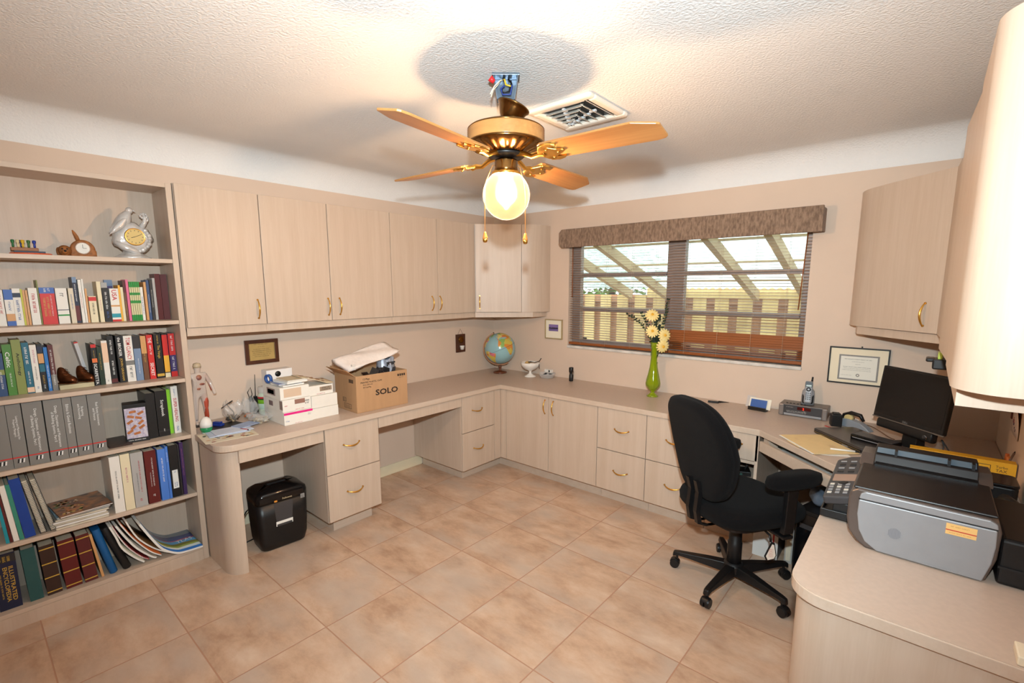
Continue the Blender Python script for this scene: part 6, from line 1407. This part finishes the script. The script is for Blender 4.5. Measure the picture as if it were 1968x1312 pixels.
# ------------------------------------------------------------------ ceiling fan, air vent
OAK = wood_mat('oak_blade', srgb(192, 138, 82), srgb(162, 108, 58), .3, axis='X', scale=14)
OAKR = wood_mat('oak_band', srgb(198, 140, 80), srgb(172, 114, 60), .25, axis='X', scale=10)
FCX, FCY = 1.975, -2.02
fan = thing('ceiling_fan', 'brass and oak four-blade ceiling fan with a lit globe, wires exposed at the ceiling', 'ceiling fan', (FCX, FCY, ZT))
to2 = Vector((.6661, -.7459, 0)); cr2 = Vector((.7459, .6661, 0))
FT = Matrix(((cr2.x, -to2.x, 0, 0), (cr2.y, -to2.y, 0, 0), (0, 0, 1, -ZT), (0, 0, 0, 1)))
GALV = M('galvanised_steel', srgb(120, 132, 146), .35, .8, noise=.2, nscale=30)
q = MB(); q.T = FT
q.box(-.055, -.02, 2.392, .055, .05, 2.40); q.loft([[(-.05, .03, 2.392), (.05, .03, 2.392), (.05, .034, 2.392), (-.05, .034, 2.392)], [(-.036, .03, 2.305), (.036, .03, 2.305), (.036, .034, 2.305), (-.036, .034, 2.305)]], False)
for s_ in (-1, 1): q.loft([[(s_*.05, -.02, 2.392), (s_*.05, .034, 2.392), (s_*.046, .034, 2.392), (s_*.046, -.02, 2.392)], [(s_*.036, -.015, 2.305), (s_*.036, .034, 2.305), (s_*.032, .034, 2.305), (s_*.032, -.015, 2.305)]], False)
q.build('ceiling_bracket', GALV, fan, bevel=.001)
for nm, col, pts_ in (('yellow_wire', (226, 180, 40), [(-.01, .02, 2.39), (-.005, -.015, 2.375), (.0, -.018, 2.355), (.018, -.02, 2.35), (.02, -.01, 2.34)]), ('black_wire', (20, 20, 24), [(.01, .02, 2.39), (.022, -.018, 2.36), (.012, -.02, 2.33), (-.012, -.022, 2.325), (-.018, -.01, 2.345)]), ('blue_wire', (40, 60, 130), [(.02, .01, 2.38), (.024, -.02, 2.35), (.018, -.022, 2.318), (-.012, -.02, 2.318), (-.02, -.018, 2.34), (-.005, -.018, 2.352)]), ('white_wire', (232, 222, 200), [(-.005, .01, 2.385), (-.022, -.02, 2.37), (-.045, -.03, 2.345), (-.062, -.03, 2.315)]), ('white_wire', (226, 200, 170), [(-.02, .0, 2.375), (-.035, -.02, 2.35), (-.052, -.025, 2.33), (-.058, -.03, 2.305)])):
    q = MB(); q.T = FT; q.tube(pts_, .0035 if 'white' not in nm else .0022, 6); q.build(nm, plain(col, .4), fan)
q = MB(); q.T = FT; q.cyl((-.046, -.025, 2.362), (-.062, -.03, 2.375), .009, .013, 8); q.build('wire_nut', plain((216, 40, 44), .4), fan)
q = MB(); q.T = FT @ tr(.012, 0, 2.232) @ rot('Y', math.radians(21)); q.lathe([(.024, -.012), (.03, -.008), (.044, .010), (.056, .035), (.062, .046), (.067, .050), (.067, .054), (.058, .050), (.040, .020), (.02, .0)], n=28); q.build('canopy', DBRASS, fan)
q = MB(); q.T = FT; q.cyl((0, .012, 2.31), (0, .0, 2.20), .010, n=10); q.build('downrod', DBRASS, fan)
q = MB(); q.T = tr(0, 0, -ZT); q.lathe([(.0001, 2.218), (.05, 2.217), (.12, 2.207), (.148, 2.196), (.155, 2.190)], n=48); q.build('motor_cap', DBRASS, fan)
q = MB(); q.T = tr(0, 0, -ZT); q.lathe([(.152, 2.190)] + [(.1555 if k % 2 else .1525, 2.189-.0037*k) for k in range(14)] + [(.150, 2.137)], n=64); q.build('oak_band', OAKR, fan)
q = MB(); q.T = tr(0, 0, -ZT); q.lathe([(.154, 2.1395), (.156, 2.135), (.150, 2.128), (.132, 2.118), (.10, 2.107), (.085, 2.10), (.06, 2.097)], n=144, fn=lambda a, z: 1+(.045*math.cos(24*a) if 2.102 < z < 2.124 else 0)); q.build('motor_housing', DBRASS, fan)
q = MB(); q.T = tr(0, 0, -ZT); q.lathe([(.075, 2.099), (.078, 2.094), (.07, 2.086), (.03, 2.083), (.0001, 2.083)], n=32); q.build('flywheel', BLACK, fan)
bl0 = None
for k in range(4):
    a = math.radians((3.8, 94, 182.5, 278.4)[k])
    if bl0 is None:
        q = MB(); q.T = rot('X', math.radians(-12)); q.prism([(.185, -.052), (.20, -.060), (.565, -.070), (.640, -.038), (.650, -.030), (.650, .052), (.640, .062), (.61, .068), (.20, .060), (.185, .052)], -.004, .004); bl0 = q.build('blade', OAK, fan, bevel=.002)
        q = MB(); q.T = rot('X', math.radians(-12))
        q.loft([[(x, -w_, z-.0075), (x, w_, z-.0075), (x, w_, z), (x, -w_, z)] for x, w_, z in ((.165, .014, -.004), (.185, .045, -.004), (.205, .052, -.004), (.225, .036, -.004), (.25, .016, -.004), (.268, .010, -.004), (.275, .004, -.004))], False)
        for s_ in (-1, 1): q.loft([[(x, y*s_-w_, -.0115), (x, y*s_+w_, -.0115), (x, y*s_+w_, -.004), (x, y*s_-w_, -.004)] for x, y, w_ in ((.19, .04, .014), (.225, .05, .012), (.25, .047, .008), (.262, .042, .003))], False)
        q.T = Matrix(); q.tube([(.055, 0, .012), (.09, .0, .006), (.13, 0, -.012), (.165, 0, -.006), (.19, 0, -.010)], [.012, .010, .009, .011, .012], 8)
        for px_ in ((.215, -.03), (.215, .03), (.25, 0)): q.ball((px_[0], px_[1], -.013-px_[1]*.21), .0055, (1, 1, .6), 8, 5)
        iron0 = q.build('blade_iron', BRASS, bl0, bevel=.002); o = bl0
    else:
        o = bl0.copy(); C.objects.link(o); o.parent = fan; i2 = iron0.copy(); C.objects.link(i2); i2.parent = o
    o.matrix_local = tr(0, 0, 2.082-ZT) @ rot('Z', a)
q = MB(); q.T = tr(0, 0, -ZT); q.lathe([(.030, 2.088), (.030, 2.082), (.045, 2.076), (.047, 2.070), (.046, 2.045), (.048, 2.040), (.046, 2.034), (.042, 2.026), (.0001, 2.026)], n=32); q.build('switch_housing', DBRASS, fan)
q = MB(); q.T = tr(0, 0, -ZT); q.lathe([(.046, 2.034), (.056, 2.030), (.056, 2.016), (.050, 2.014), (.0001, 2.022)], n=40, fn=lambda a, z: 1+.03*math.cos(20*a)); 
q.build('globe_fitter', BRASS, fan)
mgl, nt, b = new_mat('frosted_globe_glass'); N = nt.nodes; L = nt.links
trp = N.new('ShaderNodeBsdfTransparent'); trp.inputs['Color'].default_value = (1, .97, .92, 1)
tls = N.new('ShaderNodeBsdfTranslucent'); tls.inputs['Color'].default_value = (1, .90, .66, 1)
gls = N.new('ShaderNodeBsdfGlossy'); gls.inputs['Roughness'].default_value = .08
rfr = N.new('ShaderNodeBsdfRefraction'); rfr.inputs['Roughness'].default_value = .62; rfr.inputs['IOR'].default_value = 1.12; rfr.inputs['Color'].default_value = (1, .93, .80, 1)
s0 = N.new('ShaderNodeMixShader'); s0.inputs[0].default_value = .36; L.new(trp.outputs[0], s0.inputs[1]); L.new(rfr.outputs[0], s0.inputs[2])
s1 = N.new('ShaderNodeMixShader'); s1.inputs[0].default_value = .05; s2 = N.new('ShaderNodeMixShader'); s2.inputs[0].default_value = .05
tcg = N.new('ShaderNodeTexCoord'); nzg = N.new('ShaderNodeTexNoise'); nzg.inputs['Scale'].default_value = 60; L.new(tcg.outputs['Object'], nzg.inputs['Vector'])
mrg = N.new('ShaderNodeMapRange'); mrg.inputs['To Min'].default_value = .008; mrg.inputs['To Max'].default_value = .018; L.new(nzg.outputs['Fac'], mrg.inputs['Value']); L.new(mrg.outputs[0], s1.inputs[0])
L.new(s0.outputs[0], s1.inputs[1]); L.new(tls.outputs[0], s1.inputs[2]); L.new(s1.outputs[0], s2.inputs[1]); L.new(gls.outputs[0], s2.inputs[2]); L.new(s2.outputs[0], N['Material Output'].inputs['Surface'])
q = MB(); q.T = tr(0, 0, -ZT); q.lathe([(.050, 2.018)] + [(.0965*math.sin(a), 1.940+.0985*math.cos(a)) for a in [math.radians(33+ (180-33)*i/22) for i in range(23)]], n=48, caps=False); q.build('globe_shade', mgl, fan)
q = MB(); q.T = tr(0, 0, -ZT); q.lathe([(.0001, 1.912), (.018, 1.917), (.030, 1.935), (.031, 1.95), (.024, 1.972), (.014, 1.992), (.013, 2.018)], n=20); q.build('bulb', M('lit_bulb', (1, .9, .7, 1), .5, emit=(1, .62, .34, 1), estr=880, noise=.01), fan)
for nm, lx, ly, zt_, zk in (('left', -.088, -.015, 2.055, 1.768), ('right', .078, -.015, 2.05, 1.762)):
    q = MB(); q.T = FT; s_ = -1 if lx < 0 else 1
    q.tube([(s_*.046, -.01, zt_), (s_*.055, -.012, zt_-.002), (lx*.92, ly, zt_-.06), (lx, ly, zt_-.10), (lx, ly, zk+.02)], .0016, 6); ch = q.build('pull_chain', plain((196, 130, 70), .35), fan)
    q = MB(); q.T = FT @ tr(lx, ly, zk); q.lathe([(.0001, -.020), (.008, -.018), (.0105, -.010), (.0105, -.004)], n=14); q.build('pull_tip', BRASS, ch)
    q = MB(); q.T = FT @ tr(lx, ly, zk); q.lathe([(.0105, -.004), (.0095, .004), (.006, .018), (.004, .024), (.0001, .025)], n=14); q.build('pull_knob', plain((214, 126, 56), .4), ch)
vt = thing('air_vent', 'square white ceiling air vent with nested louvres behind the fan', 'vent', (1.975, -1.503, ZT))
VW = plain((236, 226, 212), .5)
q = MB()
for (x0, y0, x1, y1) in ((-.175, -.172, .175, -.130), (-.175, .130, .175, .172), (-.175, -.13, -.133, .13), (.133, -.13, .175, .13)): q.box(x0, y0, -.022, x1, y1, 0)
q.build('frame', VW, vt, bevel=.010, seg=2)
for k in range(6):
    d = .02+k*.046; q = MB()
    for (p0, p1, nrm) in (((-.133, .13-d), (-.133+d, .13-d), (0, -1)), ((-.133+d, .13-d), (-.133+d, .13), (1, 0))):
        nx, ny = nrm; dz = .014
        q.loft([[(p[0]-nx*.010, p[1]-ny*.010, -.003), (p[0]-nx*.008, p[1]-ny*.008, -.003), (p[0]+nx*.010, p[1]+ny*.010, -.019), (p[0]+nx*.007, p[1]+ny*.007, -.0195)] for p in (p0, p1)], False)
    q.build('louvre', VW, vt)
q = MB()
for k in range(5): d = .03+k*.046; q.box(-.133+d*.5-.006, .13-d-.005, -.015, -.133+d*.5+.006, .13-d+.03, -.006); q.box(-.133+d-.03, .13-d*.5-.006, -.015, -.133+d+.005, .13-d*.5+.006, -.006)
q.build('damper_tabs', plain((206, 210, 214), .4), vt)
MB().box(-.134, -.131, -.0012, .134, .131, -.0002).build('painted_duct_shade', BLACK, vt)  # flat black sheet: darkness of the duct painted in behind the louvres

# ------------------------------------------------------------------ office chair
ch = thing('office_chair', 'black fabric swivel office chair facing the corner desk', 'chair', (2.68, -1.0, 0), math.radians(57))
def sq(hx, hy, e_, n=36): 
    out = []
    for i in range(n):
        a = 2*PI*i/n; c_, s_ = math.cos(a), math.sin(a)
        out.append((hx*math.copysign(abs(c_)**(2/e_), c_), hy*math.copysign(abs(s_)**(2/e_), s_)))
    return out
R_ = []
for k, z in ((.80, .418), (.93, .425), (.99, .445), (1.0, .47), (.975, .492), (.90, .505), (.72, .512), (.4, .514)):
    R_.append([(.012+x*k, y*k, z - .035*max(0, (x*k-.13)/.12)**2*(.5 if z > .45 else .1)) for x, y in sq(.278, .258, 3.0)])
MB().loft(R_).build('seat', FABRIC, ch)
MB().prism(sq(.20, .20, 4), .398, .420).build('seat_pan', BLACK, ch)
q = MB(); q.box(-.11, -.07, .36, .10, .07, .40); q.build('tilt_mechanism', BLACK, ch, bevel=.006)
def back_pt(y, zz, d):
    z = .52 + zz; lean = -.215 - .115*(zz/.5) + .03*math.sin(PI*min(1, max(0, zz/.5)))
    return (lean + d + .25*y*y, y, z)
def outline(k, n=48):
    out = []
    for i in range(n):
        a = 2*PI*i/n; c_, s_ = math.cos(a), math.sin(a)
        y = math.copysign(abs(c_)**(2/3.3), c_); z = math.copysign(abs(s_)**(2/3.0), s_)
        w_ = .222 - .050*max(0, -z) - .012*max(0, z)
        out.append((y*w_*k, .255 + z*.262*(k if k > .8 else k)))
    return out
R_ = [[back_pt(y, z, d) for y, z in outline(k)] for k, d in ((.45, -.046), (.80, -.045), (.93, -.038), (.985, -.022), (1.0, -.006), (.985, -.001), (1.0, .004), (1.0, .02), (.96, .036), (.84, .044), (.45, .048))]
MB().loft(R_).build('backrest', FABRIC, ch)
q = MB(); 
for s_ in (-1, 1): q.loft([[(x-.012, s_*.03-.012, z), (x+.012, s_*.03-.012, z), (x+.012, s_*.03+.012, z), (x-.012, s_*.03+.012, z)] for x, z in ((-.06, .375), (-.21, .375), (-.262, .395), (-.276, .46), (-.268, .56), (-.285, .62))], False)
q.build('back_bracket', BLACK, ch)
for s_ in (-1, 1):
    q = MB(); q.loft([[(.07+x*k, s_*.265+y*k, z) for x, y in sq(.155, .052, 2.6, 24)] for k, z in ((.75, .640), (.95, .650), (1, .672), (.95, .696), (.7, .710))]); ar = q.build('arm_pad', FABRIC, ch)
    q = MB(); q.loft([[(x-w_, s_*.265-.014, z), (x+w_, s_*.265-.014, z), (x+w_, s_*.265+.014, z), (x-w_, s_*.265+.014, z)] for x, z, w_ in ((.06, .645, .03), (.06, .60, .03), (.055, .46, .028), (.05, .41, .028))], False); q.box(.02, min(s_*.10, s_*.28), .385, .08, max(s_*.10, s_*.28), .400); q.build('arm_support', BLACK, ar, bevel=.004)
q = MB(); q.lathe([(.036, .10), (.036, .235), (.032, .24), (.032, .31), (.028, .32), (.028, .37)], n=24); q.build('gas_lift', BLACK, ch)
q = MB(); q.lathe([(.048, .060), (.054, .075), (.052, .11), (.038, .125), (.0001, .125)], n=24); q.build('base_hub', BLACK, ch, bevel=.002)
leg0 = None
for k, wa in enumerate((119, 191, 263, 335, 47)):
    a = math.radians(wa-57)
    if leg0 is None:
        q = MB(); q.loft([[(x, -w_, z0), (x, w_, z0), (x, w_*.75, z1), (x, -w_*.75, z1)] for x, w_, z0, z1 in ((.03, .032, .062, .115), (.12, .027, .070, .112), (.22, .022, .078, .104), (.28, .019, .080, .100), (.308, .016, .070, .096), (.312, .010, .066, .085))], False); leg0 = q.build('base_leg', BLACK, ch, bevel=.004, seg=2)
        q = MB(); q.cyl((.290, 0, .045), (.290, 0, .078), .007, n=8)
        for s_ in (-1, 1): q.lathe([(.0001, -.001), (.022, 0), (.026, .004), (.026, .014), (.022, .018), (.0001, .019)], (0, 0, 0), 20) if False else q.cyl((.300, s_*.004, .0265), (.300, s_*.022, .0265), .026, .024, 20)
        q.loft([[(.300+.028*math.cos(b_), y, .0265+.028*math.sin(b_)) for b_ in [math.radians(20+14*i) for i in range(11)]] + [(.300+.024*math.cos(b_), y, .0265+.024*math.sin(b_)) for b_ in [math.radians(160-14*i) for i in range(11)]] for y in (-.016, .016)], False)
        ca0 = q.build('caster', BLACK, leg0, bevel=.0015); o = leg0
    else:
        o = leg0.copy(); C.objects.link(o); o.parent = ch; c2 = ca0.copy(); C.objects.link(c2); c2.parent = o
    o.matrix_local = rot('Z', a)
q = MB(); L0 = Vector((.06, -.12, .385)); q.tube([(.04, -.05, .39), (.02, -.15, .385), (.02, -.20, .372), (.015, -.215, .345)], .0055, 8)
q.build('height_lever', BLACK, ch)
q = MB(); q.T = tr(.012, -.222, .30) @ rot('Z', math.radians(-57+40)); q.slaby([(-.018, -.048), (.018, -.040), (.028, -.020), (.015, .045), (-.0, .05), (-.030, -.025)], -.004, .004); pd_ = q.build('lever_paddle', BLACK, ch, bevel=.002)
q = MB(); q.T = tr(.012, -.222, .30) @ rot('Z', math.radians(-57+40)); q.slaby([(-.014, -.042), (.015, -.035), (.022, -.018), (.011, .036), (.002, .04), (-.024, -.022)], -.0052, -.0041); q.build('label', plain((236, 222, 206), .5), pd_)
q = MB(); q.T = tr(.012, -.222, .30) @ rot('Z', math.radians(-57+40)); scribble(q, (-.001, -.0053, -.005), (1, 0, 0), (0, 0, 1), .024, .045, 5, 3); q.build('label_print', plain((214, 130, 110), .5), pd_)
# ------------------------------------------------------------------ camera, light
cd = bpy.data.cameras.new('camera'); cam = bpy.data.objects.new('camera', cd); C.objects.link(cam)
yaw, pit, rol = math.radians(40.398), math.radians(-8.582), math.radians(-.023)
f = Vector((-math.sin(yaw)*math.cos(pit), math.cos(yaw)*math.cos(pit), math.sin(pit))); r_ = Vector((math.cos(yaw), math.sin(yaw), 0)); u_ = r_.cross(f)
Rm = Matrix((( r_.x, u_.x, -f.x), (r_.y, u_.y, -f.y), (r_.z, u_.z, -f.z))).to_4x4()
cam.matrix_world = Matrix.Translation((3.3414, -3.5477, 1.5674)) @ Rm
cd.sensor_width = 36; cd.lens = 921.66/1968*36; cd.shift_x = -12.61/1968; cd.shift_y = 34.29/1968; cd.clip_start = .05
bpy.context.scene.camera = cam
def light(name, typ, loc, power, col, size):
    ld = bpy.data.lights.new(name, typ); o = bpy.data.objects.new(name, ld); C.objects.link(o); o.location = loc
    ld.energy = power; ld.color = col
    if typ in ('POINT', 'SPOT'): ld.shadow_soft_size = size
    return o
FLASH, SKYS, SUN = 290, 2.8, 2.8
fl = light('camera_flash', 'SPOT', (3.341, -3.548, 1.795), FLASH, (.80, .95, 1), .03)
fl.data.spot_size = math.radians(134); fl.data.spot_blend = 1.0
fl.matrix_world = Matrix.Translation(fl.location) @ Rm @ rot('X', math.radians(7))
sn = light('sun', 'SUN', (0, 0, 5), SUN, (1, .96, .90), 0); sn.rotation_euler = (math.radians(38), math.radians(20), 0); sn.data.angle = math.radians(2)
sc = bpy.context.scene
wd = bpy.data.worlds.new('sky'); sc.world = wd; wd.use_nodes = True
nt = wd.node_tree; bg = nt.nodes['Background']
st = nt.nodes.new('ShaderNodeTexSky'); st.sky_type = 'HOSEK_WILKIE'; st.turbidity = 6; st.sun_direction = (.3, -.5, .8)
mx = nt.nodes.new('ShaderNodeMix'); mx.data_type = 'RGBA'; mx.inputs['Factor'].default_value = .75; mx.inputs['B'].default_value = (.9, .97, 1, 1)
nt.links.new(st.outputs[0], mx.inputs['A']); nt.links.new(mx.outputs['Result'], bg.inputs['Color']); bg.inputs['Strength'].default_value = SKYS
vs = sc.view_settings; vs.view_transform = 'Standard'; vs.look = 'None'; vs.gamma = 1; vs.exposure = .25; vs.use_curve_mapping = False
sc.cycles.use_denoising = True
sc.cycles.max_bounces = 10; sc.cycles.transparent_max_bounces = 24; sc.cycles.sample_clamp_indirect = 6; sc.cycles.caustics_reflective = False; sc.cycles.caustics_refractive = False
